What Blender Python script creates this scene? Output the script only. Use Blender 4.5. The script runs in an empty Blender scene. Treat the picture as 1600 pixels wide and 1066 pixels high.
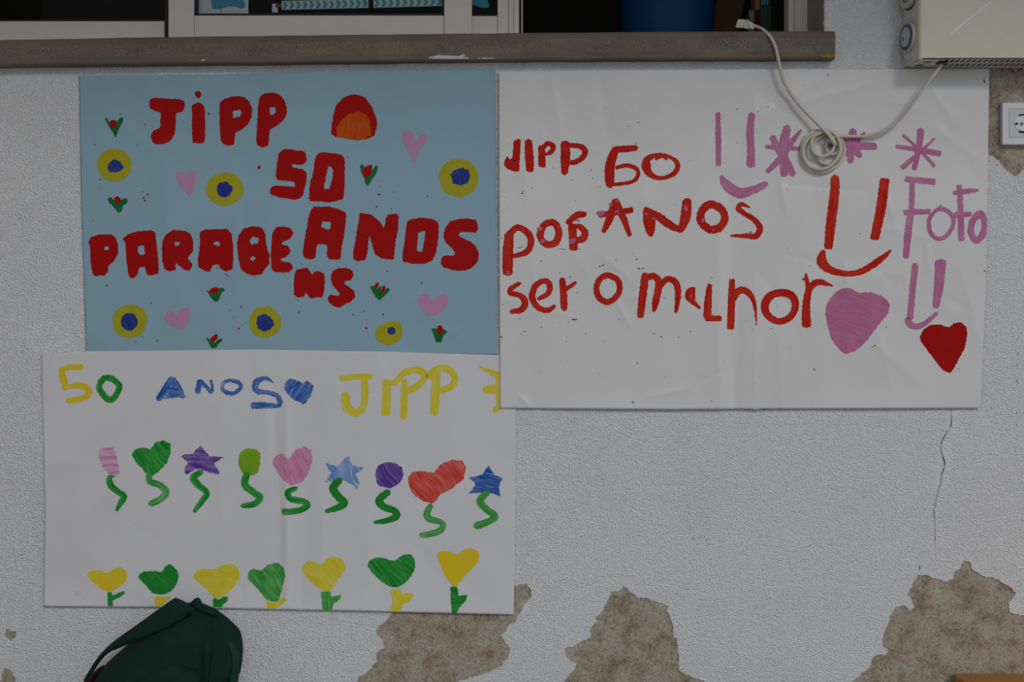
import bpy, bmesh, math, random
import numpy as np
from mathutils import Vector

# ------------------------------------------------------------------ camera, sky, sun, exposure
scn = bpy.context.scene
COL = scn.collection
S = 0.00122            # metres per photo pixel on the wall plane
D = 2.30               # camera to wall
CZ = 0.94              # height of the view axis above the ground
W, H = 1600.0, 1066.0
cam = bpy.data.cameras.new('camera')
cam.sensor_width = 36.0
cam.lens = 36.0 * D / (W * S)
camo = bpy.data.objects.new('camera', cam)
camo.location = (0, -D, CZ)
camo.rotation_euler = (math.pi / 2, 0, 0)
COL.objects.link(camo)
scn.camera = camo

world = bpy.data.worlds.new('overcast_sky')
scn.world = world
world.use_nodes = True
bg = world.node_tree.nodes['Background']
bg.inputs['Color'].default_value = (0.92, 0.97, 1.02, 1)
bg.inputs['Strength'].default_value = 0.53

sun = bpy.data.lights.new('sun', 'SUN')
sun.energy = 0.72
sun.angle = math.radians(14)
sun.color = (1.0, 0.985, 0.96)
suno = bpy.data.objects.new('sun', sun)
az, el = math.radians(22), math.radians(30)
to_sun = Vector((math.sin(az) * math.cos(el), -math.cos(az) * math.cos(el), math.sin(el)))
suno.rotation_euler = (-to_sun).to_track_quat('-Z', 'Y').to_euler()
suno.location = to_sun * 6
COL.objects.link(suno)

scn.view_settings.view_transform = 'Standard'
scn.view_settings.look = 'None'
scn.view_settings.gamma = 1.0
scn.view_settings.use_curve_mapping = False
scn.view_settings.exposure = 0.0

# ------------------------------------------------------------------ helpers
def P(px, py, d=0.0):
    k = S * (D - d) / D
    return ((px - 800) * k, -d, CZ + (533 - py) * k)

def lin(r, g, b):
    f = lambda c: (c / 255 / 12.92) if c / 255 <= 0.04045 else ((c / 255 + 0.055) / 1.055) ** 2.4
    return (f(r), f(g), f(b), 1.0)

def tag(o, label=None, cat=None, group=None, kind=None):
    if label: o['label'] = label
    if cat: o['category'] = cat
    if group: o['group'] = group
    if kind: o['kind'] = kind
    return o

def wloc(o):
    v = Vector(o.location)
    while o.parent:
        o = o.parent; v = v + Vector(o.location)
    return v

def empty(name, loc, parent=None):
    o = bpy.data.objects.new(name, None)
    COL.objects.link(o)
    o.empty_display_size = 0.05
    o.location = Vector(loc) - (wloc(parent) if parent else Vector((0, 0, 0)))
    o.parent = parent
    return o

def obj(name, verts, faces, mat, parent=None, smooth=False, attr=None):
    v = np.asarray(verts, dtype=float).reshape(-1, 3)
    mn, mx = v.min(0), v.max(0)
    org = np.array([(mn[0] + mx[0]) / 2, (mn[1] + mx[1]) / 2, mn[2]])
    me = bpy.data.meshes.new(name)
    me.from_pydata((v - org).tolist(), [], faces)
    if smooth: me.polygons.foreach_set('use_smooth', [True] * len(me.polygons))
    if attr is not None:
        a = me.attributes.new('cover', 'FLOAT', 'POINT')
        a.data.foreach_set('value', np.asarray(attr, dtype=np.float32))
    me.update()
    if mat: me.materials.append(mat)
    o = bpy.data.objects.new(name, me)
    COL.objects.link(o)
    o.location = Vector(org) - (wloc(parent) if parent else Vector((0, 0, 0)))
    o.parent = parent
    return o

def bm_obj(name, bm, mat, parent=None, smooth=False):
    bm.normal_update()
    bm.verts.ensure_lookup_table()
    idx = {v: i for i, v in enumerate(bm.verts)}
    vs = [v.co[:] for v in bm.verts]
    fs = [[idx[v] for v in f.verts] for f in bm.faces]
    bm.free()
    o = obj(name, vs, fs, mat, parent, smooth)
    return o

def add_box(bm, x0, x1, y0, y1, z0, z1, bevel=0.0, seg=2):
    vs = [bm.verts.new((x, y, z)) for x in (x0, x1) for y in (y0, y1) for z in (z0, z1)]
    q = [(0, 1, 3, 2), (4, 6, 7, 5), (0, 4, 5, 1), (2, 3, 7, 6), (0, 2, 6, 4), (1, 5, 7, 3)]
    fs = [bm.faces.new([vs[i] for i in f]) for f in q]
    if bevel:
        es = list({e for f in fs for e in f.edges})
        bmesh.ops.bevel(bm, geom=es, offset=bevel, segments=seg, profile=0.5, affect='EDGES')
    return vs

def box(name, x0, x1, y0, y1, z0, z1, mat, parent=None, bevel=0.0, seg=2):
    bm = bmesh.new()
    add_box(bm, x0, x1, y0, y1, z0, z1, bevel, seg)
    bmesh.ops.recalc_face_normals(bm, faces=bm.faces)
    return bm_obj(name, bm, mat, parent)

def tube_mesh(pts, r, n=12, caps=True):
    pts = [Vector(p) for p in pts]
    vs, fs = [], []
    t0 = (pts[1] - pts[0]).normalized()
    up = Vector((0, 1, 0)) if abs(t0.y) < 0.9 else Vector((1, 0, 0))
    nrm = (up - t0 * up.dot(t0)).normalized()
    for i, p in enumerate(pts):
        t = (pts[min(i + 1, len(pts) - 1)] - pts[max(i - 1, 0)]).normalized()
        nrm = (nrm - t * nrm.dot(t)).normalized()
        b = t.cross(nrm)
        rr = r[i] if hasattr(r, '__len__') else r
        for k in range(n):
            a = 2 * math.pi * k / n
            vs.append((p + (nrm * math.cos(a) + b * math.sin(a)) * rr)[:])
    for i in range(len(pts) - 1):
        for k in range(n):
            fs.append([i * n + k, i * n + (k + 1) % n, (i + 1) * n + (k + 1) % n, (i + 1) * n + k])
    if caps:
        fs.append(list(range(n))[::-1]); fs.append([(len(pts) - 1) * n + k for k in range(n)])
    return vs, fs

def catmull(pts, k=8, closed=False):
    pts = [np.asarray(p, float) for p in pts]
    n = len(pts); out = []
    rng = range(n if closed else n - 1)
    for i in rng:
        if closed:
            a, b, c, d = pts[i - 1], pts[i], pts[(i + 1) % n], pts[(i + 2) % n]
        else:
            a, b, c, d = pts[max(i - 1, 0)], pts[i], pts[i + 1], pts[min(i + 2, n - 1)]
        for j in range(k):
            t = j / k
            out.append(0.5 * ((2 * b) + (c - a) * t + (2 * a - 5 * b + 4 * c - d) * t * t + (3 * b - a - 3 * c + d) * t ** 3))
    if not closed: out.append(pts[-1])
    return np.array(out)

def _h(ix, iy, seed):
    n = (ix.astype(np.int64) * 374761393 + iy.astype(np.int64) * 668265263 + seed * 1442695041) & 0xFFFFFFFF
    n = ((n ^ (n >> 13)) * 1274126177) & 0xFFFFFFFF
    return ((n ^ (n >> 16)) & 0xFFFF) / 65535.0

def vnoise(x, y, seed=0):
    ix, iy = np.floor(x), np.floor(y)
    fx, fy = x - ix, y - iy
    fx = fx * fx * (3 - 2 * fx); fy = fy * fy * (3 - 2 * fy)
    a, b = _h(ix, iy, seed), _h(ix + 1, iy, seed)
    c, d = _h(ix, iy + 1, seed), _h(ix + 1, iy + 1, seed)
    return (a + (b - a) * fx) * (1 - fy) + (c + (d - c) * fx) * fy

def seg_dist(X, Y, p, q):
    dx, dy = q[0] - p[0], q[1] - p[1]
    L2 = dx * dx + dy * dy + 1e-9
    t = np.clip(((X - p[0]) * dx + (Y - p[1]) * dy) / L2, 0, 1)
    ex, ey = X - (p[0] + t * dx), Y - (p[1] + t * dy)
    return np.sqrt(ex * ex + ey * ey), t, (dx * (Y - p[1]) - dy * (X - p[0])) / math.sqrt(L2), math.sqrt(L2)

def poly_sdf(X, Y, poly):          # positive inside
    dmin = np.full(X.shape, 1e9); ins = np.zeros(X.shape, bool)
    n = len(poly)
    for i in range(n):
        p, q = poly[i], poly[(i + 1) % n]
        d, _, _, _ = seg_dist(X, Y, p, q)
        dmin = np.minimum(dmin, d)
        c = (p[1] > Y) != (q[1] > Y)
        if p[1] != q[1]:
            xi = (q[0] - p[0]) * (Y - p[1]) / (q[1] - p[1]) + p[0]
            ins ^= c & (X < xi)
    return np.where(ins, dmin, -dmin)

def blur(F, n=1):
    for _ in range(n):
        G = np.pad(F, 1, mode='edge')
        F = (G[:-2, 1:-1] + G[2:, 1:-1] + G[1:-1, :-2] + G[1:-1, 2:] + 2 * G[1:-1, 1:-1]) / 6
    return F

def march(X, Y, F):
    """marching squares of F>0; returns (n,2) points, faces, rim edges, source weights for attributes"""
    ny, nx = F.shape
    ins = F > 0
    vid = np.full(F.shape, -1, int)
    vid[ins] = np.arange(ins.sum())
    px = list(X[ins]); py = list(Y[ins])
    src = [(i, i, 0.0) for i in np.flatnonzero(ins.ravel())]
    cnt = ins[:-1, :-1].astype(int) + ins[1:, :-1] + ins[:-1, 1:] + ins[1:, 1:]
    fj, fi = np.nonzero(cnt == 4)
    faces = np.stack([vid[fj, fi], vid[fj + 1, fi], vid[fj + 1, fi + 1], vid[fj, fi + 1]], 1).tolist() if len(fj) else []
    cache, rim = {}, []
    Xf, Yf, Ff = X.ravel(), Y.ravel(), F.ravel()
    vf = vid.ravel()
    def cross(a, b):
        k = (a, b) if a < b else (b, a)
        if k not in cache:
            t = Ff[k[0]] / (Ff[k[0]] - Ff[k[1]])
            px.append(Xf[k[0]] + t * (Xf[k[1]] - Xf[k[0]])); py.append(Yf[k[0]] + t * (Yf[k[1]] - Yf[k[0]]))
            src.append((k[0], k[1], t)); cache[k] = len(px) - 1
        return cache[k]
    for j, i in zip(*np.nonzero((cnt > 0) & (cnt < 4))):
        c = [j * nx + i, (j + 1) * nx + i, (j + 1) * nx + i + 1, j * nx + i + 1]
        poly, cr = [], []
        for k in range(4):
            a, b = c[k], c[(k + 1) % 4]
            if vf[a] >= 0: poly.append(int(vf[a]))
            if (vf[a] >= 0) != (vf[b] >= 0):
                v = cross(a, b); poly.append(v); cr.append(v)
        if len(poly) >= 3: faces.append(poly)
        if len(cr) == 2: rim.append((cr[0], cr[1]))
        elif len(cr) == 4: rim += [(cr[0], cr[1]), (cr[2], cr[3])]
    return np.stack([px, py], 1) if px else np.zeros((0, 2)), faces, rim, src

# ------------------------------------------------------------------ materials
def new_mat(name):
    m = bpy.data.materials.new(name); m.use_nodes = True
    nt = m.node_tree
    return m, nt, nt.nodes['Principled BSDF']

def nd(nt, t, **kw):
    n = nt.nodes.new(t)
    for k, v in kw.items():
        if k.startswith('i_'):
            key = k[2:]
            n.inputs[int(key) if key.isdigit() else key.replace('_', ' ')].default_value = v
        else: setattr(n, k, v)
    return n

def pos(nt, scale=(1, 1, 1)):
    g = nt.nodes.new('ShaderNodeNewGeometry')
    m = nd(nt, 'ShaderNodeMapping'); m.inputs['Scale'].default_value = scale
    nt.links.new(g.outputs['Position'], m.inputs['Vector'])
    return m.outputs['Vector']

def noise(nt, vec, scale, detail=3, rough=0.55):
    n = nd(nt, 'ShaderNodeTexNoise'); n.inputs['Scale'].default_value = scale
    n.inputs['Detail'].default_value = detail; n.inputs['Roughness'].default_value = rough
    nt.links.new(vec, n.inputs['Vector'])
    return n.outputs['Fac']

def ramp(nt, fac, stops):
    r = nt.nodes.new('ShaderNodeValToRGB')
    e = r.color_ramp.elements
    while len(e) < len(stops): e.new(0.5)
    for k, (p, c) in zip(e, stops):
        k.position = p; k.color = c if len(c) == 4 else (*c, 1)
    nt.links.new(fac, r.inputs['Fac'])
    return r.outputs['Color']

def mix(nt, a, b, fac, mode='MIX'):
    m = nd(nt, 'ShaderNodeMix', data_type='RGBA', blend_type=mode)
    for s, v in ((6, a), (7, b), (0, fac)):
        if isinstance(v, (tuple, float, int)): m.inputs[s].default_value = v
        else: nt.links.new(v, m.inputs[s])
    return m.outputs[2]

def bump(nt, bsdf, h, strength, dist):
    b = nd(nt, 'ShaderNodeBump'); b.inputs['Strength'].default_value = strength; b.inputs['Distance'].default_value = dist
    nt.links.new(h, b.inputs['Height'])
    nt.links.new(b.outputs['Normal'], bsdf.inputs['Normal'])

def plain(name, col, rough=0.5, var=0.06, scale=40, spec=0.5, bmp=0.0):
    m, nt, b = new_mat(name)
    n = noise(nt, pos(nt), scale, 3)
    lo = tuple(c * (1 - var) for c in col[:3]); hi = tuple(min(1, c * (1 + var)) for c in col[:3])
    nt.links.new(ramp(nt, n, [(0.3, lo), (0.7, hi)]), b.inputs['Base Color'])
    b.inputs['Roughness'].default_value = rough
    b.inputs['Specular IOR Level'].default_value = spec
    if bmp: bump(nt, b, noise(nt, pos(nt), scale * 8, 2), bmp, 0.0005)
    return m

M = {}
# white textured wall paint
m, nt, b = new_mat('wall_paint')
v = pos(nt)
c = ramp(nt, noise(nt, v, 5, 4), [(0.3, lin(231, 232, 235)), (0.7, lin(241, 242, 245))])
dirt = ramp(nt, noise(nt, v, 60, 4, 0.7), [(0.66, (1, 1, 1)), (0.8, (0.93, 0.92, 0.9))])
c = mix(nt, c, dirt, 1.0, 'MULTIPLY')
spk = ramp(nt, noise(nt, v, 130, 2, 0.5), [(0.76, (1, 1, 1)), (0.8, (0.6, 0.57, 0.53))])
c = mix(nt, c, spk, 1.0, 'MULTIPLY')
nt.links.new(c, b.inputs['Base Color'])
b.inputs['Roughness'].default_value = 0.55
b.inputs['Specular IOR Level'].default_value = 0.3
hn = nd(nt, 'ShaderNodeMath', operation='ADD')
nt.links.new(noise(nt, v, 210, 2, 0.5), hn.inputs[0]); nt.links.new(noise(nt, v, 420, 1, 0.5), hn.inputs[1])
bump(nt, b, hn.outputs[0], 0.95, 0.0035)
M['wall'] = m
# bare render
m, nt, b = new_mat('bare_render')
v = pos(nt)
c = ramp(nt, noise(nt, v, 20, 6, 0.75), [(0.32, lin(136, 115, 90)), (0.5, lin(182, 169, 150)), (0.68, lin(202, 195, 184))])
g = ramp(nt, noise(nt, v, 250, 3, 0.8), [(0.36, (0.42, 0.38, 0.33)), (0.5, (1, 1, 1)), (0.62, (1.0, 1.0, 1.0)), (0.74, (1.0, 1.0, 1.0))])
c = mix(nt, c, g, 0.85, 'MULTIPLY')
w = ramp(nt, noise(nt, v, 340, 2, 0.6), [(0.58, (0, 0, 0)), (0.7, (0.9, 0.9, 0.9))])
c = mix(nt, c, lin(206, 200, 190), w)
c = mix(nt, c, c, 0.0)
nt.links.new(c, b.inputs['Base Color'])
b.inputs['Roughness'].default_value = 0.9
bump(nt, b, noise(nt, v, 200, 5, 0.75), 0.9, 0.0035)
M['cement'] = m
# stone sill: fine bush-hammered stone
m, nt, b = new_mat('sill_stone')
v = pos(nt)
c = ramp(nt, noise(nt, pos(nt, (1, 1, 3)), 9, 5, 0.6), [(0.3, lin(98, 90, 78)), (0.7, lin(124, 114, 101))])
d = nd(nt, 'ShaderNodeTexVoronoi'); d.inputs['Scale'].default_value = 430
nt.links.new(pos(nt, (1, 1, 0.7)), d.inputs['Vector'])
dots = ramp(nt, d.outputs['Distance'], [(0.12, (1, 1, 1)), (0.42, (0, 0, 0))])
msk = ramp(nt, noise(nt, v, 25, 3, 0.6), [(0.35, (0.2, 0.2, 0.2)), (0.65, (0.95, 0.95, 0.95))])
uv = nd(nt, 'ShaderNodeAttribute', attribute_name='cover')
msk = mix(nt, (0, 0, 0, 1), msk, uv.outputs['Fac'])
dm = mix(nt, (0, 0, 0, 1), dots, msk)
c = mix(nt, c, lin(168, 157, 142), dm)
nt.links.new(c, b.inputs['Base Color'])
b.inputs['Roughness'].default_value = 0.8
bump(nt, b, noise(nt, v, 500, 3, 0.6), 0.35, 0.0008)
M['stone'] = m

M['blocker'] = plain('brown_blocker_slab', lin(156, 98, 52), 0.8, 0.15, 6)  # tint of the added, unseen slab that dims the wall's top
M['alu'] = plain('white_lacquered_aluminium', lin(230, 226, 219), 0.45, 0.02, 30)
M['alu_line'] = plain('grey_seal', lin(90, 88, 86), 0.6)
M['gasket'] = plain('black_gasket', lin(22, 22, 23), 0.6)
M['cream'] = plain('cream_enamel', lin(214, 213, 196), 0.22, 0.02, 60)
M['crease_glint'] = plain('enamel_painted_glint', lin(246, 246, 236), 0.3, 0.01)  # lighter enamel tone that paints a highlight onto the heater's crease
M['dialgrey'] = plain('pale_grey_plastic', lin(196, 198, 198), 0.4, 0.03)
M['blue_ring'] = plain('blue_dial_print', lin(62, 84, 128), 0.45, 0.25, 300)
M['black'] = plain('black_plastic', lin(20, 20, 20), 0.5)
M['cord'] = plain('cream_cable_sheath', lin(205, 200, 182), 0.42, 0.04, 80)
M['plug'] = plain('cream_plug_plastic', lin(190, 184, 168), 0.42, 0.05, 80)
M['socket'] = plain('white_socket_plastic', lin(222, 222, 226), 0.3, 0.02)
M['socket_in'] = plain('light_socket_insert', lin(208, 207, 205), 0.35, 0.02)
M['disc'] = plain('pale_socket_disc', lin(222, 232, 236), 0.35, 0.05, 200)
M['metal'] = plain('grey_metal', lin(150, 150, 150), 0.35)
M['wood'] = plain('orange_varnished_wood', lin(176, 118, 46), 0.4, 0.15, 12)
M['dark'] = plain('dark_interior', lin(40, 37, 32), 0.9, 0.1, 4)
M['bucketblue'] = plain('blue_plastic', lin(22, 70, 122), 0.45, 0.04, spec=0.12)
M['teal'] = plain('teal_card', lin(46, 142, 170), 0.7, 0.06, 20)
M['card'] = plain('white_card', lin(196, 206, 208), 0.7, 0.03)
M['oldcard'] = plain('grey_card', lin(112, 104, 96), 0.8, 0.3, 60)
M['reveal'] = plain('dull_plaster', lin(168, 161, 154), 0.85, 0.1, 20, bmp=0.4)
M['chevpaper'] = plain('pale_border_paper', lin(178, 196, 188), 0.7, 0.04)
M['brown'] = plain('brown_board', lin(96, 62, 18), 0.7, 0.15, 8)
M['yellow'] = plain('yellow_toy_plastic', lin(140, 108, 20), 0.5)
M['green'] = plain('green_toy_plastic', lin(14, 66, 46), 0.5)
M['lightblue'] = plain('light_blue_toy_plastic', lin(90, 190, 230), 0.5)
M['rose'] = plain('dark_red_cloth', lin(66, 24, 20), 0.9)
M['ground'] = plain('grey_concrete', lin(128, 127, 126), 0.9, 0.12, 8, bmp=0.3)
M['canvas'] = plain('dark_green_nylon', lin(22, 50, 42), 0.8, 0.12, 25, spec=0.12, bmp=0.15)
M['canvas2'] = plain('green_nylon_side', lin(30, 66, 50), 0.8, 0.12, 25, spec=0.12, bmp=0.15)
M['stain'] = plain('yellow_stain', lin(150, 118, 40), 0.8, 0.2, 200)
M['chalk'] = plain('white_paint_residue', lin(205, 205, 212), 0.8, 0.05, 200)
# glass
m, nt, b = new_mat('window_glass')
gl = nd(nt, 'ShaderNodeBsdfGlossy'); gl.inputs['Roughness'].default_value = 0.02
tr = nd(nt, 'ShaderNodeBsdfTransparent')
fr = nd(nt, 'ShaderNodeFresnel'); fr.inputs['IOR'].default_value = 1.12
mx = nd(nt, 'ShaderNodeMixShader')
nt.links.new(fr.outputs[0], mx.inputs[0]); nt.links.new(tr.outputs[0], mx.inputs[1]); nt.links.new(gl.outputs[0], mx.inputs[2])
nt.links.new(mx.outputs[0], nt.nodes['Material Output'].inputs['Surface'])
M['glass'] = m

def paper_mat(name, col, rough=0.42, spec=0.35):
    m, nt, b = new_mat(name)
    n = noise(nt, pos(nt), 7, 3)
    lo = tuple(x * 0.97 for x in col[:3]); hi = tuple(min(1, x * 1.02) for x in col[:3])
    nt.links.new(ramp(nt, n, [(0.3, lo), (0.7, hi)]), b.inputs['Base Color'])
    b.inputs['Roughness'].default_value = rough
    b.inputs['Specular IOR Level'].default_value = spec
    bump(nt, b, noise(nt, pos(nt), 900, 2), 0.05, 0.0002)
    return m
PAPER_BLUE = lin(146, 180, 197)
PAPER_WHITE = lin(219, 219, 223)
M['paper_blue'] = paper_mat('light_blue_paper', PAPER_BLUE, 0.6, 0.2)
M['paper_white'] = paper_mat('white_drawing_paper', PAPER_WHITE)
M['paper_white2'] = paper_mat('glossy_white_paper', lin(221, 220, 220), 0.34, 0.4)

def paint_mat(name, col, thin):
    m, nt, b = new_mat(name)
    a = nd(nt, 'ShaderNodeAttribute', attribute_name='cover')
    n = noise(nt, pos(nt), 60, 3)
    c2 = mix(nt, tuple(x * 0.93 for x in col[:3]) + (1,), tuple(min(1, x * 1.06) for x in col[:3]) + (1,), n)
    nt.links.new(mix(nt, thin, c2, a.outputs['Fac']), b.inputs['Base Color'])
    b.inputs['Roughness'].default_value = 0.45
    b.inputs['Specular IOR Level'].default_value = 0.06
    return m
WT = PAPER_WHITE
PM = {
    'red': paint_mat('red_poster_paint', lin(170, 18, 16), lin(182, 28, 24)),
    'orange': paint_mat('orange_poster_paint', lin(200, 88, 18), lin(186, 36, 14)),
    'yring': paint_mat('yellow_ring_paint', lin(176, 167, 30), lin(150, 176, 100)),
    'bdot': paint_mat('royal_blue_paint', lin(38, 54, 134), lin(80, 100, 165)),
    'tgreen': paint_mat('leaf_green_paint', lin(20, 108, 48), lin(50, 130, 90)),
    'ppink': paint_mat('soft_pink_paint', lin(200, 138, 182), lin(160, 165, 195)),
    'spark': paint_mat('wine_red_speckle', lin(140, 20, 40), lin(120, 30, 60)),
    'yellow': paint_mat('yellow_paint', lin(222, 204, 40), lin(222, 220, 130)),
    'gold': paint_mat('golden_paint', lin(228, 198, 36), lin(222, 214, 90)),
    'green': paint_mat('green_paint', lin(26, 132, 46), lin(90, 190, 96)),
    'lgreen': paint_mat('fresh_green_paint', lin(50, 152, 56), lin(140, 200, 140)),
    'lime': paint_mat('lime_paint', lin(120, 172, 24), lin(150, 190, 80)),
    'blue': paint_mat('blue_paint', lin(36, 84, 170), lin(140, 175, 220)),
    'sky': paint_mat('sky_blue_paint', lin(88, 136, 205), lin(180, 200, 226)),
    'violet': paint_mat('violet_paint', lin(88, 46, 150), lin(170, 150, 200)),
    'pink': paint_mat('pink_paint', lin(208, 126, 172), lin(222, 184, 208)),
    'lpink': paint_mat('pale_pink_paint', lin(214, 164, 200), lin(222, 200, 218)),
    'coral': paint_mat('coral_red_paint', lin(214, 56, 46), lin(226, 150, 138)),
    'red3': paint_mat('bright_red_paint', lin(190, 28, 18), lin(222, 84, 58)),
    'mauve': paint_mat('mauve_pink_paint', lin(188, 108, 152), lin(212, 160, 192)),
    'ink': paint_mat('violet_blue_speckle', lin(60, 50, 120), lin(100, 90, 140)),
    'tan': paint_mat('pale_tan_stain', lin(214, 206, 196), lin(220, 215, 210)),
}

# ------------------------------------------------------------------ crop frames used while measuring: (x0, y0, scale)
CR = dict(A=(110, 100, 4.635), B=(440, 100, 4.635), C=(110, 320, 4.441), E=(440, 320, 4.441), D0=(0, 0, 2.961),
          G=(60, 540, 3.949), H=(430, 540, 3.439), I=(60, 800, 4.324), J=(430, 800, 4.211), P5=(0, 820, 2.963),
          K=(770, 190, 4.845), L=(930, 190, 4.845), Mc=(770, 400, 4.265), N=(1050, 400, 4.263), O=(1100, 160, 6.661),
          Q=(1260, 160, 3.807), R=(1260, 400, 4.263), U=(110, 910, 5.517), V=(550, 900, 5.333), Wc=(860, 890, 6.056),
          X=(1320, 850, 4.936), Y=(1520, 90, 5.076), ZZ=(0, 960, 10.05), CO=(1240, 180, 10.66), px=(0, 0, 1.0),
          S2=(380, 570, 13.325), CK=(1440, 600, 3.556), Z=(1390, 0, 7.619), S5=(400, 220, 9.694))
def C(c, pts):
    x0, y0, k = CR[c]
    return [(x0 + x / k, y0 + y / k) for x, y in pts]

# ------------------------------------------------------------------ structure: wall with peeling paint
XL, XR = -1100, 2700           # extent of the wall in photo pixels
YT, YF = -1100, 533 + CZ / S   # top of wall, ground line
OPX, OPY = 1288, 66            # right edge and foot of the window opening
wall = empty('wall_back', (0, 0, 0)); tag(wall, kind='structure')
def wbox(name, x0, x1, y0, y1, d0, d1, mat, parent, bevel=0.0):     # px box; d positive towards camera, plain wall-plane scale
    return box(name, (x0 - 800) * S, (x1 - 800) * S, -d1, -d0, CZ + (533 - y1) * S, CZ + (533 - y0) * S, mat, parent, bevel)
COAT = 0.0022
wbox('render_base', XL, XR, OPY, YF, -0.22, -COAT, M['cement'], wall)
wbox('render_base', OPX + 1, XR, YT, OPY, -0.22, -COAT, M['cement'], wall)
wbox('render_base', XL, OPX + 1, YT, -600, -0.22, -COAT, M['cement'], wall)
wbox('reveal', OPX - 1, OPX + 2, -600, OPY, -0.2195, -COAT, M['reveal'], wall)

patches = [
    C('V', [(0, 1100), (10, 940), (40, 885), (70, 840), (140, 800), (175, 745), (205, 720), (210, 640), (265, 605), (250, 530), (205, 480), (210, 425), (255, 405), (300, 365), (330, 310), (500, 250), (900, 150), (1300, 110), (1350, 85), (1400, 70), (1460, 75), (1500, 120), (1490, 180), (1440, 235), (1395, 310), (1355, 385), (1310, 405), (1280, 470), (1250, 495), (1270, 550), (1315, 605), (1300, 690), (1260, 720), (1240, 755), (1150, 805), (1000, 845), (900, 880), (700, 960), (600, 1100)]),
    C('Wc', [(60, 1260), (130, 1066), (180, 1000), (240, 930), (235, 890), (185, 875), (140, 820), (130, 740), (155, 748), (215, 730), (260, 705), (310, 670), (375, 650), (375, 560), (430, 500), (440, 440), (475, 400), (510, 370), (555, 270), (580, 210), (640, 205), (690, 150), (760, 215), (820, 270), (930, 278), (1010, 305), (1060, 330), (1122, 348), (1100, 390), (1135, 450), (1160, 520), (1165, 600), (1195, 700), (1210, 800), (1222, 880), (1215, 950), (1300, 1005), (1450, 1060), (1560, 1260)]),
    C('X', [(-60, 1230), (60, 1060), (130, 1000), (180, 960), (210, 890), (245, 860), (325, 858), (330, 820), (290, 785), (300, 690), (340, 610), (350, 550), (400, 480), (460, 468), (495, 510), (540, 490), (520, 440), (485, 390), (520, 315), (565, 240), (640, 245), (700, 270), (770, 292), (840, 275), (850, 225), (900, 170), (920, 130), (965, 140), (980, 205), (1050, 235), (1090, 260), (1150, 265), (1220, 305), (1295, 340), (1300, 365), (1332, 368), (1310, 400), (1270, 445), (1255, 490), (1270, 535), (1330, 548), (1400, 560), (1560, 600), (1560, 1230)]),
    C('Y', [(60, -60), (60, 600), (80, 700), (127, 775), (180, 800), (230, 850), (270, 890), (310, 915), (340, 945), (365, 930), (390, 895), (440, 880), (560, 700), (640, 500), (640, -60)]),
    C('ZZ', [(75, 270), (95, 240), (150, 245), (190, 280), (220, 270), (255, 275), (240, 350), (190, 410), (140, 400), (90, 350)]),
    C('ZZ', [(-100, 1250), (0, 1060), (30, 1000), (40, 950), (70, 860), (90, 880), (150, 870), (180, 920), (215, 970), (245, 1010), (250, 1080), (250, 1250)]),
]
crack = C('CK', [(165, 140), (165, 230), (125, 295), (107, 330), (108, 370), (130, 445), (115, 490), (103, 560), (80, 640), (70, 700), (75, 790), (75, 870)])
crack2 = C('X', [(600, 60), (598, 110), (580, 150), (572, 240)])
seam = [(1056, 846), (1075, 843), (1100, 839), (1120, 844), (1150, 850), (1190, 852), (1240, 853), (1300, 852)]
hair = [(1592, 290), (1593, 420), (1590, 560), (1589, 640), (1586, 728)]
def coat_rise(X, Y):
    cy = np.array([p[1] for p in crack]); cx = np.array([p[0] for p in crack])
    xc = np.interp(Y, cy, cx)
    t = np.clip((Y - 632) / 20, 0, 1) * np.clip((880 - Y) / 90, 0, 1)
    dx = X - xc
    r = np.where(dx > 0, 0.0026 * np.exp(-dx / 9), -0.0013 * np.exp(dx / 7)) * t
    e = np.clip((X - 1432) / 8, 0, 1) * np.clip((1552 - X) / 8, 0, 1)
    return r * e
rects = [(-40, 960, 60, 1110), (540, 890, 840, 1110), (850, 890, 1120, 1100), (1300, 860, 1640, 1096), (1530, 70, 1650, 310), (1430, 630, 1555, 860), (1050, 834, 1310, 860), (1570, 310, 1610, 740)]
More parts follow.
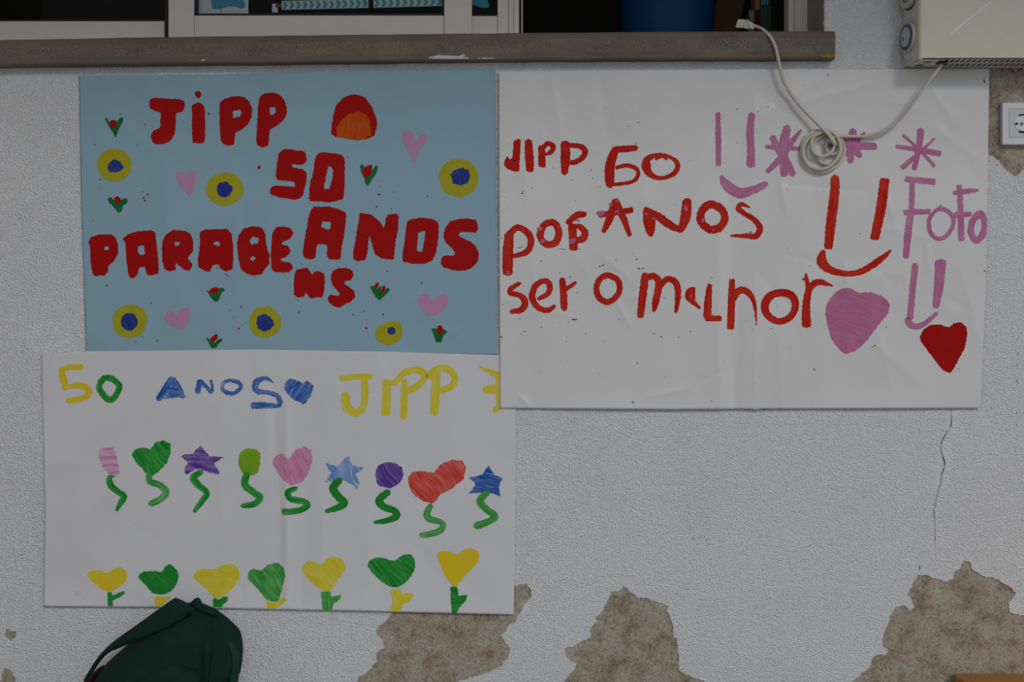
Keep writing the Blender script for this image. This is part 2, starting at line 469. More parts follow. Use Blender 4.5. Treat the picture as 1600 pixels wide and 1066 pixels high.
def coat_grid(x0, y0, x1, y1, step=1.5):
    xs = np.linspace(x0, x1, int((x1 - x0) / step) + 1); ys = np.linspace(y0, y1, int((y1 - y0) / step) + 1)
    X, Y = np.meshgrid(xs, ys)
    F = np.full(X.shape, 50.0)
    jit = (vnoise(X / 2.6, Y / 2.6, 3) - 0.5) * 2.6 + (vnoise(X / 7, Y / 7, 5) - 0.5) * 3.0
    for p in patches:
        q = np.array(p)
        if q[:, 0].max() < x0 or q[:, 0].min() > x1 or q[:, 1].max() < y0 or q[:, 1].min() > y1: continue
        F = np.minimum(F, -poly_sdf(X, Y, p) + jit)
    for path, wd in ((crack, 0.55), (crack2, 0.45), (seam, 0.2), (hair, 0.3)):
        for a, b_ in zip(path[:-1], path[1:]):
            d, _, _, _ = seg_dist(X, Y, a, b_)
            F = np.minimum(F, d - wd - (vnoise(X / 5, Y / 5, 9) - 0.62) * 2.2)
    if x0 > 1500 and y0 < 400:      # chipped, flaking coat under the socket
        n = vnoise(X / 2.2, Y / 3.0, 21) * 0.7 + vnoise(X / 6, Y / 6, 22) * 0.5
        F = np.minimum(F, (0.93 + np.clip((Y - 240) / 330, 0, 0.2) - n) * 8)
    pts, faces, rim, src = march(X, Y, F)
    if not len(pts): return
    h = coat_rise(pts[:, 0], pts[:, 1])
    vs = np.stack([(pts[:, 0] - 800) * S, -h, CZ + (533 - pts[:, 1]) * S], 1)
    vs = vs.tolist(); n0 = len(vs)
    back = {}
    for a, b_ in rim:
        for k in (a, b_):
            if k not in back:
                back[k] = len(vs); vs.append((vs[k][0], COAT + 0.0002, vs[k][2]))
        faces.append([a, b_, back[b_], back[a]])
    obj('paint_coat', vs, faces, M['wall'], wall)
for r in rects: coat_grid(*r)
xs = sorted({XL, XR, OPX} | {r[0] for r in rects} | {r[2] for r in rects})
ys = sorted({YT, YF, OPY, -600} | {r[1] for r in rects} | {r[3] for r in rects})
vs, fs, vid = [], [], {}
def gv(x, y):
    if (x, y) not in vid:
        vid[(x, y)] = len(vs); vs.append(((x - 800) * S, 0, CZ + (533 - y) * S))
    return vid[(x, y)]
for x0, x1 in zip(xs[:-1], xs[1:]):
    for y0, y1 in zip(ys[:-1], ys[1:]):
        cx, cy = (x0 + x1) / 2, (y0 + y1) / 2
        if any(r[0] < cx < r[2] and r[1] < cy < r[3] for r in rects): continue
        if cx < OPX and -600 < cy < OPY: continue
        fs.append([gv(x0, y1), gv(x1, y1), gv(x1, y0), gv(x0, y0)])
obj('paint_coat', vs, fs, M['wall'], wall)
# ragged plaster lip along the window reveal
vs, fs = [], []
n = 60
for i in range(n + 1):
    y = -300 + (OPY + 300) * i / n
    e = OPX - 1 + 7 * float(vnoise(np.array(y / 9.0), np.array(0.3), 31)) - 2
    for (xx, dd) in ((e, -0.02), (e, -0.001), (e + 2, 0.0012), (e + 14, 0.0004)):
        vs.append(((xx - 800) * S, -dd, CZ + (533 - y) * S))
for i in range(n):
    for k in range(3):
        fs.append([i * 4 + k, i * 4 + k + 1, (i + 1) * 4 + k + 1, (i + 1) * 4 + k])
obj('plaster_lip', vs, fs, M['wall'], wall)

g = box('floor', -4, 4, -9, 0.25, -0.1, 0.0, M['ground']); tag(g, kind='structure')

# added unseen light blockers: slab overhead, side wall at left, dimming top and left
o = box('ceiling_light_blocker', -4, 4, -1.40, 0.0, 2.35, 2.5, M['blocker']); tag(o, kind='structure')
o = box('wall_light_blocker', -1.76, -1.56, -1.5, 0.0, 0.0, 2.35, M['cement']); tag(o, kind='structure')

# stone sill
SX = [-1000, 0, 260, 540, 810, 1050, 1305]; ST = [74, 62, 57.3, 54, 51, 49.3, 48]; SB = [114, 102, 99.2, 96, 92.8, 91.6, 91]
SD = 0.026
vs, fs, cov = [], [], []
st = np.unique(np.concatenate([np.linspace(-1000, 1305, 60), SX]))
for x in st:
    t = float(np.interp(x, SX, ST)); bt = float(np.interp(x, SX, SB))
    wob = (float(vnoise(np.array(x / 23.0), np.array(1.5), 4)) - 0.5) * 0.9
    wob2 = (float(vnoise(np.array(x / 15.0), np.array(7.5), 4)) - 0.5) * 1.2
    f0 = P(x, t + wob, SD); f1 = P(x, bt + wob2, SD)
    hgt = f0[2] - f1[2]
    ring = [(f0[0], 0.2, f0[2] + 0.004), (f0[0], -SD + 0.003, f0[2]), (f0[0], -SD, f0[2] - 0.003), (f0[0], -SD, f0[2] - hgt * 0.24), (f0[0], -SD, f0[2] - hgt * 0.27), (f0[0], -SD, f0[2] - hgt * 0.74), (f0[0], -SD, f0[2] - hgt * 0.77),
            (f0[0], -SD, f1[2] + 0.0025), (f0[0], -SD + 0.002, f1[2]), (f0[0], 0.2, f1[2])]
    vs += ring; cov += [0, 0, 0, 0, 1, 1, 0, 0, 0, 0]
nr = 10
for i in range(len(st) - 1):
    for k in range(nr):
        fs.append([i * nr + k, i * nr + (k + 1) % nr, (i + 1) * nr + (k + 1) % nr, (i + 1) * nr + k])
fs.append(list(range(nr))); fs.append([(len(st) - 1) * nr + k for k in range(nr)][::-1])
sill = obj('trim_1', vs, fs, M['stone'], attr=cov)
tag(sill, kind='structure')

# ------------------------------------------------------------------ paint strokes and fills on any sheet
random.seed(4)
def fill(pts, holes=(), ang=None, smooth=False):
    p = catmull(pts, 5, True) if smooth else pts
    return ('f', [tuple(q) for q in p], [list(h) for h in holes], ang)
def ell(c, cx, cy, rx, ry, wob=0.05, seed=1, n=18, rot=0.0):
    rr = random.Random(seed)
    pts = []
    for i in range(n):
        a = 2 * math.pi * i / n; k = 1 + rr.uniform(-wob, wob)
        x, y = rx * k * math.cos(a), ry * k * math.sin(a)
        pts.append((cx + x * math.cos(rot) - y * math.sin(rot), cy + x * math.sin(rot) + y * math.cos(rot)))
    return C(c, pts)
def stroke(c, pts, w, closed=False, k=6):
    k0 = CR[c][2]
    p = C(c, pts)
    ws = list(w) if hasattr(w, '__len__') else [w] * len(p)
    q = [(a[0], a[1], b_ / k0 / 2) for a, b_ in zip(p, ws)]
    q = catmull(q, k, closed)
    if closed: q = np.vstack([q, q[:1]])
    return ('s', q)

def field(prims, X, Y, edge, dry, seed, streak_len=0.05, fu=0.95):
    F = np.full(X.shape, -1e9); T = np.zeros(X.shape)
    for n, pr in enumerate(prims):
        sd = seed + n * 7
        if pr[0] == 'f':
            f = poly_sdf(X, Y, pr[1])
            for h in pr[2]: f = np.minimum(f, -poly_sdf(X, Y, h))
            f = blur(f, 2)
            a = pr[3] if pr[3] is not None else 1.1
            wx = (vnoise(X / 25, Y / 25, sd + 3) - 0.5) * 9
            u = -X * math.sin(a) + Y * math.cos(a) + wx; s = X * math.cos(a) + Y * math.sin(a)
        else:
            q = pr[1]
            f = np.full(X.shape, -1e9); u = np.zeros(X.shape); s = np.zeros(X.shape); acc = 0.0
            loop_ = bool(np.allclose(q[0], q[-1]))
            for i in range(len(q) - 1):
                d, t, off, L = seg_dist(X, Y, q[i], q[i + 1])
                r = q[i][2] + t * (q[i + 1][2] - q[i][2])
                fi = r - d
                if not loop_:                      # blunt brush ends instead of round caps
                    tu = ((X - q[i][0]) * (q[i + 1][0] - q[i][0]) + (Y - q[i][1]) * (q[i + 1][1] - q[i][1])) / (L * L + 1e-9)
                    if i == 0: fi = np.where(tu < 0, np.minimum(r - np.abs(off), r * 0.4 + tu * L), fi)
                    if i == len(q) - 2: fi = np.where(tu > 1, np.minimum(r - np.abs(off), r * 0.4 - (tu - 1) * L), fi)
                up = fi > f
                f = np.where(up, fi, f); u = np.where(up, off, u); s = np.where(up, acc + t * L, s)
                acc += L
            endf = np.minimum(s, acc - s)
            f = f - (endf < 0.6) * vnoise(u * 0.9, s * 0.0 + 3.3, sd) * 2.0 * (0 if loop_ else 1)      # bristly ends
        st = vnoise(u * fu, s * streak_len, sd) * 0.62 + vnoise(u * fu * 2.3, s * streak_len * 1.6, sd + 1) * 0.38
        f = f + edge * (vnoise(X * 0.42, Y * 0.42, sd + 2) - 0.5) * 2 + edge * 0.8 * (st - 0.5)
        inner = np.clip(f / 5.0, 0, 1)
        if dry > 0:
            f = np.minimum(f, (st - dry * (0.36 - 0.16 * inner)) * 16)
        up = f > F
        F = np.where(up, f, F); T = np.where(up, st, T)
    return F, T

def mark(name, sheet, prims, mat, edge=0.6, dry=0.0, thin=0.2, off=0.0004, seed=None, parent=None, step=0.8, label=None, kind=None, tone=0.0):
    pts = np.vstack([np.array(pr[1])[:, :2] for pr in prims])
    rad = max([0] + [float(np.max(pr[1][:, 2])) for pr in prims if pr[0] == 's']) + 3
    x0, y0 = pts.min(0) - rad; x1, y1 = pts.max(0) + rad
    xs = np.arange(x0, x1 + step, step); ys = np.arange(y0, y1 + step, step)
    X, Y = np.meshgrid(xs, ys)
    sd = seed if seed is not None else int(x0 * 13 + y0 * 7) % 9973
    F, T = field(prims, X, Y, edge, dry, sd)
    if sheet.get('poly') is not None: F = np.minimum(F, poly_sdf(X, Y, sheet['poly']) - 0.4)
    p, faces, rim, src = march(X, Y, F)
    if not len(faces): return None
    big = vnoise(X / 14, Y / 14, sd + 40)
    cov = np.clip(1 - tone - thin * np.clip((0.62 - T) * 2.6, 0, 1) - thin * 0.5 * (big - 0.4), 0, 1).ravel()
    s = np.array(src)
    ia, ib = s[:, 0].astype(int), s[:, 1].astype(int)
    cv = cov[ia] * (1 - s[:, 2]) + cov[ib] * s[:, 2]
    d = sheet['h'](p[:, 0], p[:, 1]) + off
    k = S * (D - d) / D
    vs = np.stack([(p[:, 0] - 800) * k, -d, CZ + (533 - p[:, 1]) * k], 1)
    fl = [f[::1] for f in faces]
    o = obj(name, vs, fl, PM.get(mat) or M[mat], parent or sheet['obj'], smooth=True, attr=cv)
    if label: o['label'] = label
    if kind: o['kind'] = kind
    return o

def specks(sheet, name, lst, mat, label=None):
    vs, fs, cv = [], [], []
    for x, y, rx, ry, a in lst:
        n = 9; base = len(vs)
        for i in range(n):
            t = 2 * math.pi * i / n; k = random.uniform(0.8, 1.2)
            u, w = rx * k * math.cos(t), ry * k * math.sin(t)
            X = x + u * math.cos(a) - w * math.sin(a); Y = y + u * math.sin(a) + w * math.cos(a)
            d = float(sheet['h'](np.array([X]), np.array([Y]))[0]) + 0.0004
            vs.append(P(X, Y, d)); cv.append(1.0)
        fs.append(list(range(base, base + n))[::-1])
    o = obj(name, vs, fs, PM[mat], sheet['obj'], attr=cv)
    o['kind'] = 'stuff'
    if label: o['label'] = label
    return o

# ------------------------------------------------------------------ paper sheets
def interp_edge(pts, t):            # polyline by fraction of its x or y extent
    p = np.array(pts, float)
    L = np.concatenate([[0], np.cumsum(np.hypot(*(p[1:] - p[:-1]).T))]); L /= L[-1]
    return np.stack([np.interp(t, L, p[:, 0]), np.interp(t, L, p[:, 1])], 1)

def sheet(name, top, right, bottom, left, base, folds, mat, label, seed, creases=30, wave=0.0007, cr_amp=0.0005, group=None, edge_lift=None):
    rr = random.Random(seed)
    xs = [p[0] for p in top + bottom]; ys = [p[1] for p in left + right]
    x0, x1, y0, y1 = min(xs), max(xs), min(ys), max(ys)
    cr = []
    for _ in range(creases):
        cx, cy = rr.uniform(x0 + 10, x1 - 10), rr.uniform(y0 + 10, y1 - 10)
        a = rr.uniform(0, math.pi); L = rr.uniform(20, 80)
        cr.append((cx - L * math.cos(a), cy - L * math.sin(a), cx + L * math.cos(a), cy + L * math.sin(a), rr.uniform(5, 16), rr.uniform(-1, 1) * cr_amp))
    allf = list(folds) + cr
    def h(X, Y):
        X = np.asarray(X, float); Y = np.asarray(Y, float)
        z = np.full(X.shape, base)
        z = z + wave * (vnoise(X / 90, Y / 140, seed) - 0.4) * 3 + wave * (vnoise(X / 38, Y / 60, seed + 1) - 0.4) * 1.2
        for fx0, fy0, fx1, fy1, wd, am in allf:
            d, t, off, L = seg_dist(X, Y, (fx0, fy0), (fx1, fy1))
            env = np.sin(np.pi * np.clip(t * 0.86 + 0.07, 0, 1)) ** 0.5
            z = z + am * 2.2 * np.exp(-np.sqrt((d / wd) ** 2 + 0.05) * 1.5) * env
        if edge_lift: z = z + edge_lift(X, Y)
        return np.maximum(z, base * 0.85)
    st = 3.0
    nu, nv = int((x1 - x0) / st), int((y1 - y0) / st)
    u = np.linspace(0, 1, nu + 1); v_ = np.linspace(0, 1, nv + 1)
    Tt, Bb = interp_edge(top, u), interp_edge(bottom, u)
    Ll, Rr = interp_edge(left, v_), interp_edge(right, v_)
    U, V = np.meshgrid(u, v_)
    G = np.zeros(U.shape + (2,))
    for k in range(2):
        G[..., k] = (1 - V) * Tt[None, :, k] + V * Bb[None, :, k] + (1 - U) * Ll[:, None, k] + U * Rr[:, None, k] \
            - ((1 - U) * (1 - V) * Tt[0, k] + U * (1 - V) * Tt[-1, k] + (1 - U) * V * Bb[0, k] + U * V * Bb[-1, k])
    X, Y = G[..., 0].ravel(), G[..., 1].ravel()
    d = h(X, Y); k = S * (D - d) / D
    vs = np.stack([(X - 800) * k, -d, CZ + (533 - Y) * k], 1)
    idx = np.arange((nu + 1) * (nv + 1)).reshape(nv + 1, nu + 1)
    fs = np.stack([idx[:-1, :-1].ravel(), idx[1:, :-1].ravel(), idx[1:, 1:].ravel(), idx[:-1, 1:].ravel()], 1).tolist()
    # back side a paper thickness behind, stitched along the border
    n0 = len(vs); th = 0.00025
    back = vs.copy(); back[:, 1] += th
    bf = [[a + n0 for a in f[::-1]] for f in fs]
    loop = list(idx[0, :]) + list(idx[1:, -1]) + list(idx[-1, -2::-1]) + list(idx[-2:0:-1, 0])
    sf = [[int(loop[i]), int(loop[(i + 1) % len(loop)]), int(loop[(i + 1) % len(loop)]) + n0, int(loop[i]) + n0] for i in range(len(loop))]
    o = obj(name, np.vstack([vs, back]), fs + bf + sf, mat, smooth=True)
    tag(o, label, 'poster', group)
    poly = list(map(tuple, top)) + list(map(tuple, right[1:])) + list(map(tuple, bottom[::-1][1:])) + list(map(tuple, left[::-1][1:-1]))
    return dict(obj=o, h=h, poly=poly)

def lift1(X, Y):      # bowed top edge of the blue sheet, free lower edge
    return 0.004 * np.exp(-((X - 560) / 130) ** 2) * np.clip((165 - Y) / 55, 0, 1) + 0.001 * np.clip((Y - 525) / 20, 0, 1) * 0
blue = sheet('painted_poster', [(123, 118), (330, 116.5), (540, 110.5), (774, 108)], [(774, 108), (776, 330), (777, 555)],
             [(134, 551), (450, 551), (777, 556)], [(123, 118), (127, 330), (134, 551)], 0.0014,
             [(230, 120, 290, 540, 26, 0.0012), (480, 240, 410, 300, 14, -0.0008), (640, 470, 720, 530, 16, 0.0014), (560, 450, 640, 545, 18, -0.0010), (150, 150, 240, 240, 14, 0.0008), (690, 420, 760, 540, 18, -0.0008), (360, 250, 380, 540, 22, 0.0007)],
             M['paper_blue'], 'light blue paper poster with thick red letters, red sun and ring-shaped flowers', 11, 26, 0.0006, 0.0006, edge_lift=lift1)
def lift2(X, Y):      # lower edge stands a little off the wall
    return 0.0045 * np.clip((Y - 890) / 62, 0, 1) ** 2 * (0.75 + 0.25 * np.cos(X / 75.0)) * np.clip((815 - X) / 60, 0.25, 1)
vf = [(428, 600, 436, 944, 9, -0.0022), (447, 620, 449, 944, 9, 0.0020), (482, 760, 470, 944, 9, -0.0012), (505, 780, 498, 940, 12, 0.0012), (372, 760, 380, 940, 10, -0.0008), (345, 640, 352, 930, 16, 0.0008), (300, 560, 306, 820, 18, 0.0007), (560, 640, 575, 950, 22, 0.0008), (700, 560, 715, 860, 24, 0.0007), (640, 840, 700, 920, 14, -0.0006), (200, 580, 180, 930, 24, 0.0006), (410, 555, 418, 700, 10, 0.0010)]
white = sheet('painted_poster', [(64, 554), (135, 549), (400, 546.5), (600, 549.5), (806, 556)], [(806, 556), (806, 700), (803, 961)],
              [(68, 948), (260, 949.5), (560, 955), (803, 961)], [(64, 554), (70, 800), (68, 948)], 0.0030, vf,
              M['paper_white'], 'white paper poster with yellow JIPP and rows of painted heart, star and tulip flowers', 23, 30, 0.0008, 0.0005, edge_lift=lift2)
def lift3(X, Y):
    return 0.0028 * np.clip((Y - 600) / 38, 0, 1) ** 2 * (0.6 + 0.4 * np.cos((X - 1000) / 60.0)) * np.clip((1500 - X) / 200, 0, 1)
rf = [(1147, 290, 1148, 636, 11, -0.0032), (1124, 320, 1124, 636, 18, 0.0018), (1180, 420, 1180, 636, 14, 0.0012), (1010, 622, 1075, 606, 6, 0.0010), (812, 618, 828, 637, 4, 0.0016), (962, 470, 985, 510, 8, 0.0014), (940, 400, 990, 440, 10, 0.0010),
      (860, 120, 880, 230, 12, 0.0010), (940, 125, 950, 215, 12, -0.0010), (1060, 300, 1130, 230, 12, 0.0010), (1010, 300, 1000, 350, 10, 0.0010), (1220, 280, 1228, 330, 10, 0.0018), (1320, 410, 1325, 470, 10, 0.0018), (1385, 300, 1395, 345, 8, 0.0016), (1440, 120, 1500, 200, 14, 0.0010),
      (1400, 130, 1340, 200, 12, -0.0008), (1270, 130, 1180, 190, 14, 0.0010), (1180, 130, 1230, 180, 10, -0.0008), (1500, 420, 1540, 560, 12, 0.0008), (1370, 540, 1440, 600, 14, 0.0008), (1215, 500, 1222, 636, 14, 0.0009), (1260, 520, 1268, 636, 16, -0.0008), (1085, 600, 1130, 580, 6, -0.0008), (1448, 380, 1452, 420, 6, 0.0012), (820, 260, 838, 520, 16, 0.0010), (1460, 200, 1530, 250, 12, 0.0008)]
white3 = sheet('painted_poster', [(779, 111), (1000, 109), (1300, 107.5), (1546, 107)], [(1546, 107), (1541, 440), (1532, 638)],
               [(781, 638), (1050, 640), (1175, 639), (1180, 641), (1186, 639), (1532, 638)], [(779, 111), (780, 400), (781, 638)], 0.0068, rf,
               M['paper_white2'], 'creased white paper poster with red handwriting, pink stars and two hearts', 37, 60, 0.0008, 0.0008, edge_lift=lift3)

# ------------------------------------------------------------------ blue poster: lettering and flowers
def L1(prims): return mark('painted_letter', blue, prims, 'red', edge=0.55, dry=0.0, thin=0.1)
L1([fill(C('A', [(568, 290), (580, 255), (610, 244), (700, 250), (790, 255), (822, 265), (830, 300), (815, 345), (780, 352), (765, 358), (763, 460), (755, 510), (725, 555), (680, 580), (630, 582), (595, 570), (580, 530), (590, 495), (615, 475), (650, 462), (653, 353), (610, 340), (580, 322)]))])
L1([fill(C('A', [(880, 300), (905, 285), (930, 278), (960, 292), (973, 320), (976, 440), (975, 550), (960, 572), (920, 576), (884, 568), (880, 440)])),
    fill(C('A', [(900, 205), (925, 193), (950, 210), (948, 232), (930, 252), (905, 232)]))])
L1([fill(C('A', [(1080, 280), (1110, 255), (1160, 238), (1215, 232), (1260, 240), (1295, 270), (1315, 320), (1315, 380), (1290, 430), (1250, 470), (1210, 490), (1193, 495), (1187, 585), (1140, 592), (1105, 578), (1087, 545), (1080, 430)]),
         [C('A', [(1176, 340), (1230, 333), (1241, 355), (1227, 380), (1178, 392)])])])
L1([fill(C('A', [(1362, 270), (1375, 230), (1410, 210), (1470, 205), (1520, 225), (1555, 270), (1570, 320), (1565, 370), (1540, 410), (1490, 450), (1445, 475), (1440, 500), (1434, 590), (1385, 606), (1352, 585), (1346, 545), (1352, 430), (1358, 330)]),
         [C('A', [(1443, 312), (1484, 312), (1486, 352), (1464, 371), (1444, 362)])])])
L1([fill(C('S5', [(345, 190), (375, 155), (430, 122), (470, 122), (600, 142), (715, 152), (745, 180), (775, 270), (755, 320), (720, 362), (640, 362), (550, 355), (535, 375), (560, 400), (640, 420), (715, 435), (755, 470), (772, 530), (760, 620), (738, 720), (712, 835), (660, 875), (600, 892), (470, 878), (370, 860), (280, 835), (215, 810), (205, 760), (235, 695), (300, 678), (450, 685), (585, 698), (590, 660), (572, 620), (440, 605), (330, 595), (300, 560), (305, 440), (325, 300)]))])
L1([fill(C('S5', [(890, 290), (915, 220), (980, 175), (1070, 180), (1200, 192), (1290, 210), (1335, 250), (1347, 320), (1345, 520), (1340, 720), (1325, 850), (1300, 890), (1180, 920), (1090, 935), (980, 922), (820, 910), (805, 860), (805, 740), (820, 620), (850, 540), (872, 440)]),
         [C('S5', [(1092, 388), (1138, 388), (1168, 440), (1160, 560), (1105, 730), (1025, 725), (1050, 600), (1075, 480)])])])
L1([fill(C('E', [(190, 70), (205, 35), (225, 12), (270, 14), (330, 12), (400, 30), (448, 55), (447, 110), (435, 200), (418, 290), (408, 375), (385, 383), (330, 378), (312, 345), (318, 285), (300, 275), (250, 272), (243, 300), (235, 365), (215, 380), (160, 372), (145, 335), (155, 270), (170, 180)]),
         [C('E', [(283, 116), (344, 120), (337, 167), (320, 174), (276, 156)])])])
L1([fill(C('E', [(542, 55), (625, 68), (690, 125), (710, 165), (725, 90), (740, 68), (800, 63), (813, 80), (808, 170), (790, 260), (778, 383), (690, 372), (650, 345), (630, 280), (608, 215), (595, 330), (580, 385), (525, 392), (495, 375), (500, 310), (520, 200), (535, 110)]))])
L1([fill(C('E', [(870, 115), (905, 98), (960, 90), (1040, 96), (1080, 115), (1092, 150), (1088, 230), (1072, 330), (1050, 385), (990, 412), (900, 408), (838, 392), (840, 330), (855, 240), (862, 170)]),
         [C('E', [(948, 193), (999, 181), (992, 240), (976, 329), (936, 317), (943, 250)])])])
L1([fill(C('E', [(1125, 210), (1135, 160), (1170, 115), (1230, 98), (1290, 95), (1345, 105), (1360, 135), (1366, 170), (1345, 195), (1300, 190), (1245, 188), (1228, 210), (1250, 230), (1310, 255), (1350, 290), (1370, 340), (1362, 390), (1325, 435), (1280, 455), (1215, 460), (1160, 445), (1120, 435), (1104, 405), (1110, 360), (1150, 350), (1195, 355), (1205, 335), (1180, 300), (1145, 270), (1128, 240)]))])
L1([fill(C('C', [(125, 255), (140, 225), (200, 207), (285, 206), (315, 230), (332, 280), (330, 340), (305, 390), (265, 420), (262, 460), (240, 490), (165, 493), (152, 470), (140, 400), (137, 310)]), [C('C', [(233, 293), (264, 286), (267, 311), (240, 317)])])])
L1([fill(C('C', [(362, 235), (400, 205), (470, 182), (570, 178), (590, 195), (600, 290), (610, 380), (613, 480), (540, 493), (525, 470), (518, 432), (475, 435), (470, 480), (440, 510), (410, 505), (398, 470), (385, 350), (380, 260)]), [C('C', [(470, 286), (510, 282), (519, 342), (480, 349), (468, 320)])])])
L1([fill(C('C', [(638, 250), (660, 210), (710, 175), (790, 180), (835, 200), (852, 250), (852, 320), (815, 370), (845, 410), (845, 430), (825, 460), (780, 445), (740, 410), (728, 405), (733, 450), (690, 463), (650, 445), (638, 390), (635, 310)]), [C('C', [(723, 260), (764, 260), (747, 281), (723, 288)])])])
L1([fill(C('C', [(895, 190), (930, 172), (1090, 167), (1120, 205), (1130, 290), (1130, 380), (1125, 450), (1080, 462), (1040, 445), (1030, 415), (990, 418), (965, 468), (930, 460), (885, 430), (885, 370), (900, 270)]), [C('C', [(993, 259), (1036, 255), (1037, 288), (993, 277)])])])
L1([fill(C('C', [(1155, 270), (1165, 215), (1200, 165), (1275, 147), (1330, 160), (1352, 200), (1360, 270), (1365, 310), (1385, 350), (1380, 410), (1345, 450), (1330, 480), (1275, 493), (1220, 480), (1180, 440), (1165, 370)]),
         [C('C', [(1243, 245), (1270, 220), (1307, 231), (1302, 266), (1255, 277)]), C('C', [(1241, 375), (1265, 356), (1289, 370), (1270, 392)])])])
L1([fill([(425.2, 363.9), (432, 354.9), (441, 353.8), (453.5, 356), (458.7, 363.9), (453.5, 372.9), (444, 377), (439.8, 379.5), (441, 382), (450, 384), (455, 393), (447, 402), (440, 404), (438.6, 406.5), (441, 408.5), (453.5, 410), (459, 419), (451, 425.8), (440, 425.8), (432, 425.8), (424, 421), (423, 398.8)])])
L1([fill(C('E', [(90, 480), (105, 450), (180, 435), (215, 490), (225, 465), (260, 458), (295, 480), (302, 530), (295, 590), (285, 640), (235, 645), (200, 653), (165, 605), (155, 640), (110, 645), (85, 625), (85, 550)]))])
L1([fill(C('E', [(340, 500), (355, 460), (395, 440), (450, 437), (490, 455), (500, 490), (480, 525), (440, 530), (430, 545), (470, 570), (505, 600), (512, 640), (480, 675), (440, 690), (405, 714), (360, 705), (330, 680), (320, 645), (335, 622), (390, 632), (405, 622), (385, 595), (350, 555)]))])
sunm = mark('painted_sun', blue, [fill(C('B', [(358, 490), (372, 380), (395, 300), (450, 240), (530, 218), (600, 238), (650, 300), (685, 390), (692, 440), (672, 522), (610, 545), (530, 552), (480, 535), (395, 530), (360, 505)]))], 'red', edge=0.6, thin=0.1)
mark('orange_core', blue, [fill(C('B', [(395, 475), (430, 410), (480, 365), (560, 342), (620, 372), (640, 420), (650, 515), (600, 540), (530, 552), (400, 527)]), ang=1.5)], 'orange', edge=1.0, thin=0.55, off=0.0006, parent=sunm)
def tulip(leaf, red, c):
    t = mark('painted_tulip', blue, [fill(C(c, leaf))], 'tgreen', edge=0.4, thin=0.3, step=0.6)
    mark('tulip_bud', blue, red, 'red', edge=0.3, thin=0.1, off=0.0006, parent=t, step=0.6)
tulip([(248, 395), (264, 390), (290, 438), (320, 440), (360, 388), (384, 388), (382, 412), (350, 472), (328, 536), (310, 500), (278, 450)], [fill(ell('A', 310, 432, 29, 27))], 'A')
tulip([(266, 980), (290, 963), (315, 985), (340, 1000), (365, 985), (400, 970), (417, 990), (405, 1012), (380, 1027), (370, 1070), (345, 1080), (320, 1042), (285, 1010)], [fill(ell('A', 340, 985, 25, 27))], 'A')
tulip([(566, 735), (591, 728), (602, 760), (620, 800), (645, 790), (678, 738), (699, 736), (690, 782), (660, 832), (625, 882), (606, 867), (600, 830), (574, 780)], [fill(C('B', [(584, 770), (605, 745), (652, 726), (657, 745), (650, 792), (620, 824), (593, 815)]))], 'B')
tulip([(942, 597), (970, 598), (1020, 598), (1035, 578), (1060, 576), (1072, 592), (1047, 612), (1030, 662), (1010, 677), (980, 652), (960, 620)], [fill(ell('C', 998, 596, 34, 23, rot=-0.3))], 'C')
tulip([(936, 920), (970, 935), (1000, 960), (1025, 935), (1057, 928), (1052, 947), (1027, 967), (1012, 995), (978, 995), (958, 955)], [fill(C('C', [(967, 952), (975, 925), (1005, 898), (1022, 898), (1020, 932), (990, 957)]))], 'C')
tulip([(611, 568), (640, 563), (662, 587), (690, 562), (697, 602), (740, 576), (752, 590), (737, 612), (710, 637), (680, 665), (653, 642), (630, 600)], [stroke('E', [(650, 578), (668, 546)], 25), stroke('E', [(700, 612), (712, 565)], 22)], 'E')
tulip([(1040, 860), (1070, 858), (1090, 890), (1120, 863), (1147, 875), (1145, 892), (1122, 907), (1110, 954), (1070, 954), (1056, 907)], [fill(ell('E', 1098, 868, 21, 33))], 'E')
def ringflower(y, bpoly):
    f = mark('painted_ring_flower', blue, [fill(y)], 'yring', edge=0.5, thin=0.2)
    mark('flower_centre', blue, [fill(bpoly)], 'bdot', edge=0.8, thin=0.35, off=0.0006, parent=f, step=0.6)
ringflower(ell('A', 318, 732, 126, 121, 0.02, 1), C('A', [(265, 745), (290, 705), (325, 690), (360, 705), (388, 745), (370, 775), (325, 788), (285, 785)]))
ringflower(ell('A', 1117, 907, 136, 121, 0.03, 2), C('A', [(1060, 890), (1080, 860), (1130, 852), (1170, 885), (1175, 915), (1150, 955), (1110, 968), (1065, 945)]))
ringflower(ell('B', 1283, 825, 144, 140, 0.02, 3), C('B', [(1222, 800), (1250, 768), (1310, 752), (1355, 770), (1365, 815), (1350, 860), (1300, 880), (1240, 865)]))
ringflower(ell('C', 412, 808, 122, 118, 0.03, 4), ell('C', 408, 812, 60, 60, 0.06, 5, 12))
ringflower(ell('C', 1350, 815, 113, 111, 0.03, 6), C('C', [(1300, 770), (1350, 755), (1395, 785), (1418, 828), (1385, 868), (1345, 883), (1300, 860), (1292, 820)]))
ringflower(C('E', [(645, 890), (670, 845), (720, 820), (770, 803), (825, 820), (838, 870), (835, 915), (800, 955), (750, 980), (690, 960), (655, 930)]), ell('E', 762, 875, 31, 29, 0.04, 7, 12))
def heart1(c, pts, thin=0.3): mark('painted_heart', blue, [fill(C(c, pts), ang=1.0)], 'ppink', edge=0.8, thin=thin, dry=0.25)
heart1('A', [(762, 800), (785, 778), (815, 785), (830, 812), (860, 780), (900, 770), (917, 795), (905, 850), (890, 920), (862, 962), (820, 920), (785, 870)], 0.5)
heart1('B', [(872, 510), (895, 485), (940, 488), (960, 520), (968, 562), (1010, 515), (1045, 505), (1062, 530), (1035, 575), (990, 640), (968, 718), (948, 714), (940, 670), (900, 610), (878, 560)], 0.5)
